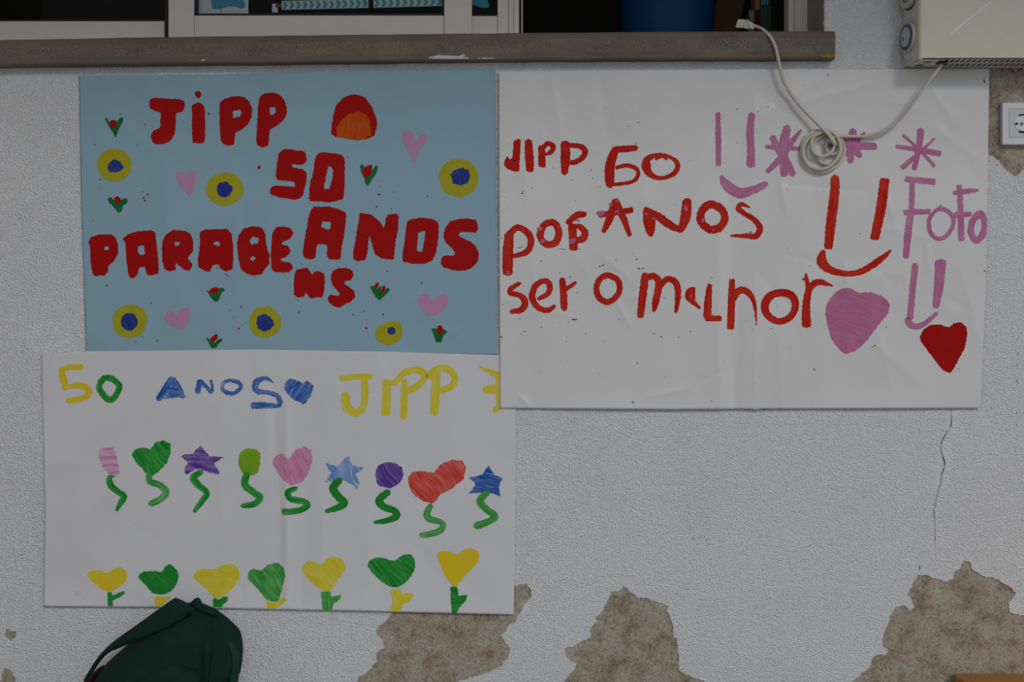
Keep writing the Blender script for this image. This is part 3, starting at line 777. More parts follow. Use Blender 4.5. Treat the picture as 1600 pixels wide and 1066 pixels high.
heart1('C', [(653, 785), (665, 745), (690, 735), (720, 745), (738, 780), (755, 730), (785, 708), (815, 713), (830, 745), (820, 800), (800, 857), (760, 862), (700, 840), (670, 815)])
heart1('E', [(942, 660), (965, 625), (1000, 615), (1030, 635), (1045, 672), (1070, 640), (1110, 622), (1145, 628), (1160, 665), (1150, 700), (1115, 740), (1080, 765), (1030, 775), (995, 750), (960, 710)])
sp = []
for c, l in (('A', [(1367, 750, 13), (1003, 362, 8), (540, 438, 5), (522, 928, 5), (561, 944, 7), (531, 970, 7), (540, 990, 8), (215, 838, 6), (363, 362, 4), (178, 585, 4), (485, 588, 4), (218, 897, 3)]),
             ('B', [(706, 945, 8), (688, 1035, 6), (815, 928, 4), (1057, 958, 4), (692, 845, 3), (710, 890, 3), (480, 678, 4), (193, 973, 5), (795, 1048, 4)]),
             ('C', [(559, 683, 5), (604, 944, 6), (1188, 706, 6), (1168, 860, 7), (1135, 780, 4), (1081, 483, 5), (1092, 497, 5), (252, 561, 5), (157, 108, 4), (1180, 717, 4), (452, 955, 4), (496, 914, 4), (1105, 733, 4), (1020, 438, 5), (1218, 818, 4)]),
             ('E', [(660, 14, 6), (120, 748, 6), (500, 763, 6), (705, 762, 7), (588, 858, 7), (590, 802, 4), (570, 740, 4), (733, 461, 5), (973, 541, 5), (112, 663, 5), (135, 410, 4), (762, 28, 3)])):
    for x, y, r in l:
        q = C(c, [(x, y)])[0]; k = r / CR[c][2]
        sp.append((q[0], q[1], k, k, 0))
specks(blue, 'paint_splashes', sp, 'spark', 'tiny dark red paint splashes')

# ------------------------------------------------------------------ white flower poster
def L2(prims, mat, dry=0.9, thin=0.55, name='painted_letter', edge=0.9, **kw): return mark(name, white, prims, mat, edge=edge, dry=dry, thin=thin, **kw)
L2([stroke('G', [(132, 150), (200, 134), (275, 134)], 32), stroke('G', [(142, 150), (155, 210), (165, 262)], [36, 44, 36]), stroke('G', [(155, 264), (225, 248), (285, 252), (312, 290), (275, 325), (175, 343)], [28, 36, 40, 42, 36, 34])], 'gold', 0.45, 0.4)
L2([stroke('G', [(438, 200), (490, 235), (497, 270), (465, 325), (430, 335), (390, 290), (375, 250), (400, 208)], 38, True)], 'green', 0.4, 0.45)
L2([stroke('G', [(738, 335), (780, 270), (825, 205)], [28, 40, 40]), stroke('G', [(825, 205), (860, 260), (897, 322)], [40, 44, 26]), stroke('G', [(770, 312), (880, 308)], 30), stroke('G', [(800, 275), (850, 275)], 50)], 'blue', 0.85, 0.95)
L2([stroke('G', [(982, 295), (995, 215)], 30), stroke('G', [(995, 215), (1030, 250), (1070, 290)], [24, 28, 22]), stroke('G', [(1078, 285), (1066, 210)], 18)], 'blue', 0.8, 0.5)
L2([stroke('G', [(1192, 218), (1240, 232), (1245, 265), (1200, 295), (1150, 285), (1135, 255), (1150, 225)], 24, True)], 'blue', 0.85, 0.6)
L2([stroke('S2', [(640, 400), (540, 310), (430, 290), (290, 350), (250, 480), (300, 560), (480, 580), (650, 620), (750, 700), (750, 830), (640, 860)], [15, 70, 100, 130, 120, 110, 100, 95, 100, 100, 90]), stroke('S2', [(180, 850), (400, 850), (680, 855)], [120, 130, 100])], 'blue', 0.8, 0.8)
mark('painted_heart', white, [fill(C('S2', [(840, 510), (870, 400), (920, 320), (1020, 290), (1130, 330), (1230, 390), (1320, 345), (1380, 360), (1450, 430), (1465, 500), (1400, 660), (1310, 780), (1240, 830), (1170, 770), (1060, 740), (960, 650)]), ang=-1.1)], 'blue', edge=0.9, dry=0.7, thin=0.8)
L2([stroke('H', [(347, 178), (430, 168), (520, 166)], 30), stroke('H', [(478, 175), (482, 260), (470, 335), (430, 362), (385, 330), (378, 265)], [36, 40, 38, 44, 50, 44])], 'yellow', 0.6, 0.55)
L2([stroke('H', [(600, 190), (595, 370)], 46)], 'yellow', 0.4, 0.4)
L2([stroke('H', [(695, 185), (692, 300), (690, 388)], [30, 40, 36]), stroke('H', [(635, 208), (690, 150), (760, 130), (802, 155), (780, 205), (715, 245)], 36)], 'yellow', 0.55, 0.5)
L2([stroke('H', [(866, 150), (860, 260), (856, 366)], 46), stroke('H', [(820, 170), (870, 128), (925, 125), (965, 170), (950, 220), (890, 242)], 36)], 'yellow', 0.55, 0.5)
mark('painted_star', white, [stroke('H', [(1100, 115), (1150, 140), (1225, 165)], [14, 24, 40]), stroke('H', [(1125, 238), (1220, 232)], [40, 60]), stroke('H', [(1175, 352), (1225, 310)], 28), stroke('H', [(1215, 150), (1215, 300)], 60)], 'yellow', edge=0.7, dry=0.6, thin=0.5)
def balloon(head, hm, stem, sw, sm='green', ang=1.0, sdry=0.5, sthin=0.75, hthin=0.6, hdry=0.6, c='G', extra=None, smooth=False):
    f = mark('painted_flower', white, [fill(C(c, head) if c else head, ang=ang, smooth=smooth)], hm, edge=0.9, dry=hdry, thin=hthin)
    if extra: mark('stripe', white, extra, 'pink', edge=0.4, dry=0.4, thin=0.4, off=0.0006, parent=f)
    mark('stem', white, [stroke(c, stem, sw)], sm, edge=0.5, dry=sdry, thin=sthin, off=0.0006, parent=f)
balloon([(370, 655), (385, 635), (465, 625), (480, 680), (495, 740), (498, 795), (440, 798), (405, 760), (375, 700)], 'lpink', [(470, 808), (440, 815), (448, 865), (490, 900), (528, 932), (505, 975), (480, 1022)], [14, 30, 40, 38, 40, 34, 16], ang=0.0,
        extra=[stroke('G', [(375, 694), (485, 690)], 17), stroke('G', [(392, 742), (495, 738)], 15), stroke('G', [(430, 788), (500, 780)], 14), stroke('G', [(400, 640), (465, 634)], 10)])
balloon([(575, 675), (595, 640), (640, 630), (690, 640), (720, 600), (770, 585), (815, 605), (820, 660), (790, 730), (740, 780), (700, 810), (660, 785), (640, 760), (600, 720)], 'green', [(680, 800), (690, 840), (750, 862), (790, 905), (750, 950), (690, 978)], [38, 40, 40, 42, 40, 38], 'lgreen')
balloon([(1000, 617), (1030, 650), (1055, 685), (1145, 690), (1080, 725), (1100, 750), (1120, 795), (1060, 785), (1000, 765), (950, 775), (908, 797), (898, 760), (925, 720), (868, 678), (955, 670), (975, 640)], 'violet', [(1005, 782), (958, 815), (985, 860), (1038, 910), (1010, 960), (960, 1030)], [36, 46, 42, 38, 36, 22], 'green', ang=0.1, hthin=0.7)
balloon([(1235, 700), (1245, 660), (1290, 634), (1340, 640), (1370, 670), (1368, 730), (1350, 790), (1310, 805), (1260, 790), (1236, 745)], 'lime', [(1285, 795), (1275, 860), (1335, 910), (1368, 940), (1330, 980), (1255, 988)], [44, 44, 44, 42, 38, 30], 'green', hthin=0.35, hdry=0.3)
balloon([(-18, 630), (0, 590), (40, 580), (75, 610), (110, 560), (160, 540), (195, 565), (200, 620), (180, 690), (140, 735), (80, 755), (40, 720), (5, 675)], 'pink', [(115, 765), (68, 790), (85, 825), (150, 838), (172, 860), (120, 888), (40, 895)], [24, 34, 34, 34, 34, 34, 34], 'green', c='H')
balloon([(395, 595), (415, 645), (480, 660), (430, 690), (455, 735), (440, 772), (400, 740), (350, 715), (310, 730), (268, 735), (300, 685), (265, 630), (330, 650), (365, 615)], 'sky', [(348, 722), (312, 765), (340, 815), (372, 845), (335, 872), (270, 892)], [36, 44, 42, 40, 36, 20], 'green', c='H', hthin=0.8, sdry=0.3, sthin=0.3)
balloon([(537, 690), (550, 650), (590, 628), (640, 630), (680, 655), (691, 695), (670, 740), (620, 768), (570, 760), (545, 735)], 'violet', [(610, 785), (560, 830), (585, 868), (640, 888), (652, 918), (600, 940), (530, 952)], [34, 42, 40, 38, 36, 32, 18], 'green', c='H', hthin=0.45, sdry=0.3, sthin=0.3)
balloon([(715, 710), (735, 680), (800, 675), (850, 685), (890, 640), (950, 613), (1005, 620), (1028, 660), (1010, 720), (950, 770), (890, 800), (850, 848), (790, 835), (740, 800), (718, 750)], 'coral', [(838, 855), (815, 905), (830, 932), (885, 948), (903, 972), (870, 1003), (780, 1022)], [26, 38, 36, 32, 32, 36, 28], 'lgreen', c='H', hthin=0.55, hdry=0.4)
balloon([(1145, 645), (1175, 690), (1222, 715), (1200, 760), (1210, 810), (1150, 790), (1100, 790), (1040, 795), (1080, 745), (1040, 710), (1110, 695)], 'blue', [(1142, 788), (1100, 835), (1135, 880), (1182, 918), (1135, 952), (1080, 970)], [34, 40, 36, 36, 36, 40], 'lgreen', c='H', ang=0.2, hthin=0.55, sthin=0.35)
def hearttulip(c, head, hm, prims, sm, ang=0.8, hthin=0.5, hdry=0.3):
    f = mark('painted_tulip', white, [fill(C(c, head), ang=ang, smooth=True)], hm, edge=0.7, dry=hdry, thin=hthin)
    mark('stem', white, prims, sm, edge=0.6, dry=0.4, thin=0.45, off=0.0006, parent=f)
hearttulip('I', [(330, 425), (360, 398), (430, 398), (465, 415), (500, 390), (555, 375), (585, 395), (600, 440), (570, 490), (510, 530), (455, 538), (400, 500), (350, 460)], 'gold', [stroke('I', [(482, 545), (486, 636)], 34), stroke('I', [(495, 585), (540, 565), (578, 545)], [32, 30, 22])], 'green')
hearttulip('I', [(675, 440), (710, 405), (780, 400), (830, 405), (860, 370), (890, 355), (935, 395), (945, 450), (920, 510), (870, 550), (810, 558), (760, 540), (720, 490)], 'green', [fill(C('I', [(782, 578), (800, 572), (905, 572), (870, 595), (835, 635), (793, 635)]))], 'gold', hthin=0.25)
hearttulip('I', [(1045, 440), (1070, 400), (1120, 385), (1190, 390), (1240, 360), (1310, 352), (1350, 390), (1355, 450), (1310, 520), (1250, 565), (1195, 578), (1140, 530), (1090, 480)], 'yellow', [fill(C('I', [(1176, 595), (1190, 578), (1215, 595), (1250, 572), (1285, 575), (1277, 600), (1247, 625), (1237, 645), (1183, 645)]))], 'green', ang=0.1, hthin=0.45)
hearttulip('P5', [(1147, 240), (1165, 205), (1210, 212), (1240, 185), (1290, 180), (1318, 215), (1315, 265), (1295, 330), (1285, 355), (1240, 350), (1200, 305), (1160, 265)], 'lgreen', [fill(C('P5', [(1230, 356), (1275, 364), (1318, 336), (1326, 348), (1290, 382), (1238, 390)]))], 'gold', hthin=0.6, ang=1.0)
hearttulip('J', [(175, 375), (195, 340), (240, 325), (300, 347), (340, 310), (390, 297), (440, 315), (460, 360), (440, 410), (400, 460), (360, 520), (310, 515), (250, 475), (200, 420)], 'yellow', [fill(C('J', [(300, 525), (360, 525), (370, 560), (437, 543), (427, 577), (385, 602), (370, 650), (313, 650)]), ang=1.5)], 'lgreen', hthin=0.5)
hearttulip('J', [(610, 340), (650, 305), (720, 305), (780, 322), (830, 290), (880, 278), (915, 310), (918, 370), (890, 430), (840, 480), (790, 497), (730, 480), (670, 430), (625, 385)], 'green', [fill(C('J', [(758, 510), (825, 505), (835, 545), (880, 530), (912, 543), (882, 592), (840, 607), (820, 662), (755, 662), (772, 590)]), ang=1.5)], 'yellow', hthin=0.55)
hearttulip('J', [(1065, 280), (1090, 260), (1150, 262), (1200, 280), (1240, 250), (1290, 240), (1335, 265), (1338, 320), (1300, 370), (1250, 420), (1190, 490), (1160, 475), (1120, 420), (1085, 350)], 'gold', [fill(C('J', [(1153, 495), (1197, 490), (1207, 552), (1268, 545), (1250, 592), (1210, 632), (1190, 672), (1163, 672), (1157, 600)]), ang=0.2)], 'green', hthin=0.2)
mark('faint_stain', white, [fill(ell('I', 268, 552, 22, 18, 0.05, 3))], 'tan', edge=0.3, thin=0.3)

# ------------------------------------------------------------------ white handwritten poster
def L3(prims, mat='red3', dry=0.25, thin=0.4, name='painted_letter', edge=0.6, **kw): return mark(name, white3, prims, mat, edge=edge, dry=dry, thin=thin, **kw)
L3([fill(C('K', [(158, 150), (190, 130), (213, 138), (206, 250), (200, 377), (165, 380), (110, 357), (83, 330), (88, 295), (108, 262), (130, 288), (148, 270)]))], thin=0.1)
L3([stroke('K', [(270, 150), (276, 260), (282, 368)], [58, 66, 58])], thin=0.1)
L3([stroke('K', [(370, 185), (374, 340)], 54), stroke('K', [(385, 195), (415, 165), (458, 190), (440, 230), (398, 250)], [36, 36, 40, 36, 22])], thin=0.1)
L3([stroke('K', [(548, 165), (550, 280), (545, 390)], [70, 72, 50]), stroke('K', [(560, 178), (650, 185), (698, 215), (685, 265), (640, 300), (590, 312)], [36, 40, 44, 44, 40, 36])], thin=0.12)
L3([stroke('K', [(915, 212), (1000, 208), (1090, 198)], [46, 52, 38]), stroke('K', [(920, 225), (885, 350), (888, 488)], [62, 76, 62]), stroke('K', [(930, 350), (1010, 332), (1082, 355), (1100, 400), (1055, 455), (915, 478)], [30, 32, 32, 32, 30, 26])], thin=0.2)
L3([stroke('K', [(1160, 330), (1180, 278), (1255, 252), (1340, 268), (1395, 312), (1392, 370), (1340, 412), (1260, 428), (1185, 392)], [70, 45, 30, 28, 34, 40, 36, 34, 50], True), stroke('K', [(1230, 285), (1280, 262), (1320, 285)], 24)], thin=0.3)
L3([stroke('K', [(125, 850), (115, 980), (112, 1150)], [70, 80, 76]), stroke('K', [(120, 860), (190, 802), (270, 850), (290, 920), (250, 990), (155, 1020)], [50, 48, 52, 50, 44, 36])], thin=0.35)
L3([stroke('K', [(360, 850), (395, 780), (460, 765), (500, 830), (480, 910), (415, 932), (370, 895)], [52, 52, 52, 54, 56, 52, 52], True)], thin=0.4)
L3([stroke('K', [(565, 768), (630, 712), (695, 702)], [40, 50, 48]), stroke('K', [(602, 780), (612, 970)], [64, 62]), stroke('K', [(645, 785), (698, 835), (680, 890), (620, 900)], [40, 52, 56, 44])], thin=0.4)
L3([stroke('K', [(930, 590), (890, 720), (835, 840)], [44, 60, 32]), stroke('K', [(930, 590), (985, 720), (1040, 868)], [44, 52, 32]), stroke('K', [(800, 708), (930, 690), (1060, 668)], [40, 44, 46])], thin=0.3)
L3([stroke('L', [(388, 665), (410, 760), (420, 855)], [50, 90, 50]), stroke('L', [(370, 655), (480, 720), (560, 780), (655, 830)], [30, 60, 60, 40]), stroke('L', [(650, 820), (685, 720), (695, 600)], [50, 80, 70])], thin=0.3)
L3([stroke('L', [(880, 628), (955, 665), (982, 735), (940, 805), (870, 815), (810, 770), (800, 700), (835, 645)], 60, True)], thin=0.25, edge=1.0)
L3([stroke('L', [(1175, 652), (1110, 628), (1085, 660), (1130, 695), (1205, 745), (1248, 810), (1215, 868), (1140, 865), (1022, 866)], [12, 34, 42, 38, 42, 48, 44, 36, 14])], thin=0.35)
L3([stroke('Mc', [(182, 180), (125, 215), (118, 245), (185, 265), (215, 310), (190, 358), (118, 372)], [24, 36, 36, 40, 44, 42, 30])], thin=0.4)
L3([stroke('Mc', [(300, 288), (368, 250), (378, 190), (340, 166), (285, 200), (262, 275), (300, 342), (365, 362), (412, 335)], [26, 36, 38, 36, 40, 44, 40, 36, 30])], thin=0.4)
L3([stroke('Mc', [(462, 155), (472, 250), (475, 355)], [44, 48, 46]), stroke('Mc', [(480, 225), (555, 176)], [34, 24])], thin=0.3)
L3([stroke('Mc', [(765, 130), (830, 160), (846, 225), (810, 285), (755, 308), (705, 270), (692, 210), (715, 155)], 40, True)], thin=0.4)
L3([stroke('Mc', [(1018, 122), (1000, 260), (984, 408)], [52, 52, 46]), stroke('Mc', [(1035, 150), (1068, 132), (1108, 175), (1088, 290), (1072, 372)], [36, 44, 48, 48, 22]), stroke('Mc', [(1118, 200), (1160, 155), (1218, 175), (1235, 250), (1218, 380)], [36, 40, 44, 42, 24])], thin=0.4)
L3([stroke('N', [(148, 215), (118, 235), (108, 275), (145, 310), (188, 348)], [22, 40, 40, 32, 22]), stroke('N', [(142, 215), (145, 295)], [30, 22])], thin=0.35)
L3([stroke('N', [(252, 190), (240, 300), (235, 405)], [34, 50, 54]), stroke('N', [(228, 415), (330, 416)], [46, 34])], thin=0.5)
L3([stroke('N', [(400, 158), (396, 320), (390, 485)], [40, 48, 48]), stroke('N', [(412, 290), (435, 240), (480, 228), (530, 270), (555, 350), (562, 470)], [40, 48, 46, 36, 20, 6])], thin=0.4)
L3([stroke('N', [(720, 245), (795, 262), (822, 330), (790, 405), (715, 438), (645, 402), (618, 335), (650, 270)], [52, 52, 48, 46, 44, 48, 54, 54], True)], thin=0.5)
L3([stroke('N', [(912, 215), (895, 320), (896, 465)], [40, 52, 62]), stroke('N', [(905, 240), (945, 185), (1000, 176), (1075, 202)], [40, 46, 38, 10]), stroke('N', [(890, 118), (905, 205)], [16, 34]), stroke('N', [(870, 155), (912, 162)], 18)], thin=0.3)
L3([stroke('Q', [(170, 445), (168, 540), (148, 700), (130, 868)], [50, 56, 58, 50])], thin=0.5, name='smiley_eye')
L3([stroke('Q', [(466, 458), (445, 620), (405, 812)], [56, 60, 52])], thin=0.5, name='smiley_eye')
L3([stroke('Q', [(100, 885), (92, 950), (150, 1000), (250, 1020), (340, 1000), (440, 935), (505, 878)], [30, 60, 44, 36, 38, 38, 14])], thin=0.35, name='smiley_mouth')
mp = dict(mat='mauve', dry=0.45, thin=0.45)
L3([stroke('O', [(145, 105), (150, 400), (150, 660)], [50, 60, 54])], name='smiley_eye', **mp)
L3([stroke('O', [(500, 120), (480, 300), (490, 480), (487, 655)], [70, 82, 78, 94])], name='smiley_eye', **mp)
L3([stroke('O', [(175, 760), (235, 860), (370, 945), (520, 910), (650, 845)], [24, 100, 106, 86, 60])], name='smiley_mouth', **mp)
L3([stroke('O', [(868, 260), (835, 400), (830, 560), (835, 765)], [80, 96, 92, 76]), stroke('O', [(1020, 280), (900, 430), (790, 590), (650, 728)], [22, 70, 70, 44]), stroke('O', [(712, 360), (780, 500), (860, 620), (930, 755)], [70, 70, 80, 64]), stroke('O', [(640, 462), (800, 470), (1000, 482)], [46, 44, 40])], name='painted_star', **mp)
L3([stroke('Q', [(278, 165), (268, 260), (262, 355)], [44, 52, 38]), stroke('Q', [(350, 178), (290, 240), (225, 320)], [14, 34, 16]), stroke('Q', [(205, 195), (260, 250), (322, 322)], [16, 50, 34]), stroke('Q', [(135, 255), (300, 258), (415, 262)], [30, 44, 40]), stroke('Q', [(210, 205), (300, 205)], 20)], name='painted_star', **mp)
L3([stroke('Q', [(682, 160), (668, 270), (640, 402)], [42, 38, 30]), stroke('Q', [(765, 213), (670, 300), (568, 392)], [14, 24, 32]), stroke('Q', [(572, 192), (660, 270), (765, 382)], [22, 18, 20]), stroke('Q', [(532, 262), (660, 280), (800, 306)], [22, 32, 34])], name='painted_star', **mp)
L3([stroke('Q', [(590, 455), (765, 474)], 36), stroke('Q', [(628, 470), (626, 620), (606, 760), (592, 925)], [32, 36, 44, 34]), stroke('Q', [(580, 656), (738, 650)], 32)], **mp)
L3([stroke('Q', [(795, 635), (850, 655), (876, 710), (845, 780), (790, 812), (742, 780), (728, 710), (752, 662)], 26, True), stroke('Q', [(800, 618), (790, 640)], 22)], **mp)
L3([stroke('Q', [(908, 492), (916, 620), (922, 822)], [32, 34, 40]), stroke('Q', [(875, 540), (950, 530), (1025, 522)], [22, 32, 16]), stroke('Q', [(882, 672), (982, 664)], [36, 28])], **mp)
L3([stroke('Q', [(1035, 665), (1062, 715), (1055, 775), (1012, 822), (980, 775), (990, 705)], [44, 38, 40, 38, 38, 40], True)], **mp)
L3([stroke('R', [(725, 52), (708, 230), (690, 420)], 42)], name='smiley_eye', **mp)
L3([stroke('R', [(895, 38), (882, 200), (862, 345)], [74, 64, 42])], name='smiley_eye', **mp)
L3([stroke('R', [(672, 425), (705, 468), (780, 455), (872, 378)], [44, 42, 36, 28])], name='smiley_mouth', **mp)
mark('painted_heart', white3, [fill(C('R', [(125, 380), (140, 310), (185, 250), (230, 220), (285, 212), (350, 245), (430, 240), (500, 265), (545, 300), (557, 335), (540, 390), (490, 450), (430, 530), (380, 590), (320, 635), (270, 653), (235, 640), (200, 600), (165, 550), (145, 470)]), ang=0.4)], 'mauve', edge=0.8, dry=0.1, thin=0.25, label='big mauve pink heart')
mark('painted_heart', white3, [fill(C('R', [(755, 540), (780, 490), (830, 460), (900, 457), (950, 478), (985, 448), (1030, 440), (1065, 470), (1073, 530), (1055, 610), (1010, 700), (975, 760), (955, 785), (905, 755), (860, 700), (800, 620), (765, 575)]), ang=0.4)], 'red', edge=0.7, dry=0.0, thin=0.1, label='solid red heart')
dab = []
for c, l in (('K', [(152, 833, 18, 12), (120, 948, 22, 8), (95, 1000, 16, 9), (352, 812, 24, 15), (375, 905, 26, 14), (498, 797, 14, 9), (640, 748, 26, 8), (600, 905, 32, 22), (815, 697, 32, 20), (940, 600, 20, 9), (895, 628, 18, 9), (940, 683, 18, 13), (980, 733, 22, 9), (230, 830, 9, 6)]),
             ('L', [(378, 697, 24, 8), (455, 737, 24, 10), (545, 777, 20, 8), (688, 655, 14, 24), (680, 747, 14, 10), (815, 748, 10, 18), (930, 655, 9, 14), (893, 822, 6, 14), (1180, 840, 12, 7)]),
             ('Mc', [(98, 112, 18, 9)])):
    for x, y, rx, ry in l:
        q = C(c, [(x, y)])[0]; k = CR[c][2]
        dab.append((q[0], q[1], rx / k, ry / k, random.uniform(-0.3, 0.2)))
specks(white3, 'paint_dabs', dab, 'mauve', 'pink dabs over the red letters')
ink = []
for c, l in (('K', [(160, 298, 16, 9), (222, 543, 10, 4), (230, 528, 6, 3), (1100, 7, 9, 3), (1030, 36, 5, 3), (297, 501, 5, 3), (602, 442, 4, 3), (745, 368, 4, 4), (756, 428, 4, 3), (812, 495, 4, 3), (68, 884, 6, 4), (525, 965, 26, 2), (205, 955, 26, 2), (655, 967, 8, 3), (575, 704, 4, 3), (1085, 164, 6, 3), (1020, 215, 14, 6), (930, 1048, 6, 2), (1090, 1045, 7, 3), (1383, 628, 3, 3), (458, 350, 4, 3), (628, 598, 4, 3), (366, 1055, 4, 4)]),
             ('Mc', [(544, 424, 20, 5), (210, 505, 9, 3), (192, 522, 5, 2), (57, 541, 9, 4), (180, 420, 6, 2), (735, 62, 12, 3), (712, 70, 8, 3), (975, 84, 11, 4), (1000, 82, 4, 7), (935, 976, 9, 4), (962, 716, 8, 3), (515, 140, 5, 4), (448, 113, 7, 2), (488, 572, 6, 2), (619, 518, 6, 2), (1145, 282, 10, 2), (1124, 541, 10, 3), (1075, 519, 13, 2), (564, 245, 6, 2), (822, 26, 6, 2), (958, 22, 7, 2), (322, 34, 3, 4), (66, 322, 5, 2), (840, 420, 5, 2), (325, 477, 8, 2), (505, 445, 5, 2), (742, 569, 5, 2)]),
             ('N', [(123, 505, 6, 3), (947, 757, 6, 3), (266, 148, 8, 2), (662, 484, 8, 2), (264, 966, 5, 2), (920, 65, 4, 2), (42, 543, 5, 2)]),
             ('O', [(346, 69, 10, 3), (667, 48, 7, 4), (562, 97, 8, 3), (122, 130, 6, 9)]),
             ('R', [(450, 601, 20, 3), (533, 475, 5, 3), (1013, 751, 5, 3), (786, 385, 4, 2), (52, 756, 6, 3)]),
             ('px', [(1294, 117, 1.6, 0.8), (1538, 127, 0.9, 3.0)])):
    for x, y, rx, ry in l:
        q = C(c, [(x, y)])[0]; k = CR[c][2]
        ink.append((q[0], q[1], max(rx / k, 0.5), max(ry / k, 0.4), random.uniform(-0.4, 0.3)))
for _ in range(60):
    ink.append((random.uniform(790, 1300), random.uniform(130, 620), random.uniform(0.4, 0.9), 0.4, random.uniform(-0.5, 0.5)))
specks(white3, 'ink_specks', ink, 'ink', 'tiny violet blue specks')
specks(white3, 'red_specks', [(1538.5, 423.5, 1.4, 1.3, 0), (1540, 399, 0.8, 0.8, 0), (1344, 365.5, 0.9, 0.8, 0)], 'spark')

# residue and stains on the sill front
sill_sheet = dict(obj=sill, h=lambda X, Y: np.full(np.shape(X), SD), poly=None)
mark('paint_residue', sill_sheet, [fill([(667, 91.2), (674, 88.4), (684, 86.4), (700, 86.6), (716, 87.6), (722, 85.0), (729, 85.6), (722, 88.4), (740, 90.6), (728, 91.8), (690, 92.2)], ang=0.0), stroke('px', [(746, 91), (772, 91.2)], [1.6, 1.0])], 'chalk', edge=0.5, off=0.0002)
mark('paint_residue', sill_sheet, [fill([(313.5, 92.8), (321.5, 92.8), (321.5, 95), (313.5, 95)])], 'chalk', edge=0.2, off=0.0002)
mark('yellow_stain', sill_sheet, [fill([(1281, 85.4), (1290, 84.6), (1304, 84.4), (1304.5, 89), (1296, 90.5), (1283, 89.5)])], 'stain', edge=0.7, off=0.0002)
mark('yellow_stain', sill_sheet, [fill([(293, 92.5), (308, 92), (310, 95), (295, 95.6)])], 'stain', edge=0.8, off=0.0002)

# ------------------------------------------------------------------ window
win = empty('window_1', P(500, 56, -0.06)); tag(win, kind='structure')
def wb(name, x0, x1, y0, y1, dn, df, mat, bevel=0.0, parent=win):     # px box whose front face (at depth dn) lands on those pixels
    a = P(x0, y1, dn); b_ = P(x1, y0, dn)
    return box(name, a[0], b_[0], -dn, -df, a[2], b_[2], mat, parent, bevel)
TOPY = -480
BV = 0.0012
dA, dB = -0.055, -0.085       # front sash plane, rear sash plane
# left rear sash
wb('sash_rail', -900, 258.5, 33, 72, dB, dB - 0.03, M['alu'], BV)
wb('sash_stile', -900, -860, TOPY, 60, dB, dB - 0.03, M['alu'], BV)
wb('gasket', -860, 259, 30.5, 33.6, dB - 0.004, dB - 0.02, M['gasket'])
wb('pane', -880, 262, TOPY, 45, dB - 0.012, dB - 0.016, M['glass'])
# front sash
wb('sash_stile', 263, 303.2, TOPY, 72, dA, dA - 0.03, M['alu'], BV)
wb('sash_rail', 303.6, 693.4, 24, 72, dA, dA - 0.03, M['alu'], BV)
wb('sash_stile', 694, 737, TOPY, 72, dA, dA - 0.03, M['alu'], BV)
wb('gasket', 303.2, 307, TOPY, 24, dA - 0.003, dA - 0.02, M['gasket'])
wb('gasket', 303.2, 694, 21, 24.5, dA - 0.003, dA - 0.02, M['gasket'])
wb('gasket', 691, 694, TOPY, 24, dA - 0.003, dA - 0.02, M['gasket'])
wb('pane', 290, 705, TOPY, 36, dA - 0.012, dA - 0.016, M['glass'])
wb('interlock', 257, 263.5, TOPY, 72, dB + 0.001, dB - 0.02, M['gasket'])
# right rear sash slid behind the front one
wb('sash_rail', 700, 777, 24.8, 72, dB, dB - 0.03, M['alu'], BV)
wb('pane', 730, 782, TOPY, 36, dB - 0.012, dB - 0.016, M['glass'])
wb('gasket', 730, 778, 22.5, 25, dB - 0.003, dB - 0.02, M['gasket'])
wb('sash_stile', 777.5, 794.5, TOPY, 72, dB, dB - 0.03, M['alu'], BV)
wb('sash_stile', 795, 803, TOPY, 72, dB - 0.006, dB - 0.03, M['alu'], 0.0008)
wb('sash_stile', 803, 811, TOPY, 72, dB - 0.003, dB - 0.03, M['alu'], 0.0008)
wb('brush_seal', 811, 814.6, TOPY, 72, dB - 0.01, dB - 0.03, M['gasket'])
wb('sash_edge', 814.8, 816.8, TOPY, 72, dB - 0.012, dB - 0.03, M['alu'])
# outer frame profile beside the right reveal
wb('frame_jamb', 1232, 1242, TOPY, 72, -0.150, -0.19, M['alu'], BV)
wb('frame_jamb', 1242, 1254, TOPY, 72, -0.137, -0.19, M['alu'], BV)
wb('frame_jamb', 1254, 1266, TOPY, 72, -0.128, -0.19, M['alu'], BV)
wb('frame_jamb', -1000, -880, TOPY, 72, -0.05, -0.15, M['alu'], BV)
wb('frame_head', -1000, 1300, TOPY - 120, TOPY, -0.05, -0.15, M['alu'], BV)
wb('frame_foot', -1000, 1300, 60, 80, -0.055, -0.18, M['alu'], BV)

# dim room behind the window
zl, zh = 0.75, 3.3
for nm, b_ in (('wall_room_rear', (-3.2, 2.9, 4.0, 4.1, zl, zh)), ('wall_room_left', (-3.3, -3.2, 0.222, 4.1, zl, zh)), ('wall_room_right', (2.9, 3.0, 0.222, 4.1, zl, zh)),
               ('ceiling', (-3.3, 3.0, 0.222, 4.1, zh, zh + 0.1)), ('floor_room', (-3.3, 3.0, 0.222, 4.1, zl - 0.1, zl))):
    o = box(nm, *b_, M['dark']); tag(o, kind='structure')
# inner window board, carries the bucket, the toys and the board
ib = P(0, 58, -0.2)[2]
ib_top = CZ + (533 - 52) * S + 0.003
o = box('trim_2', -2.2, 1.2, 0.20, 0.50, ib_top - 0.03, ib_top, M['dark']); tag(o, kind='structure')

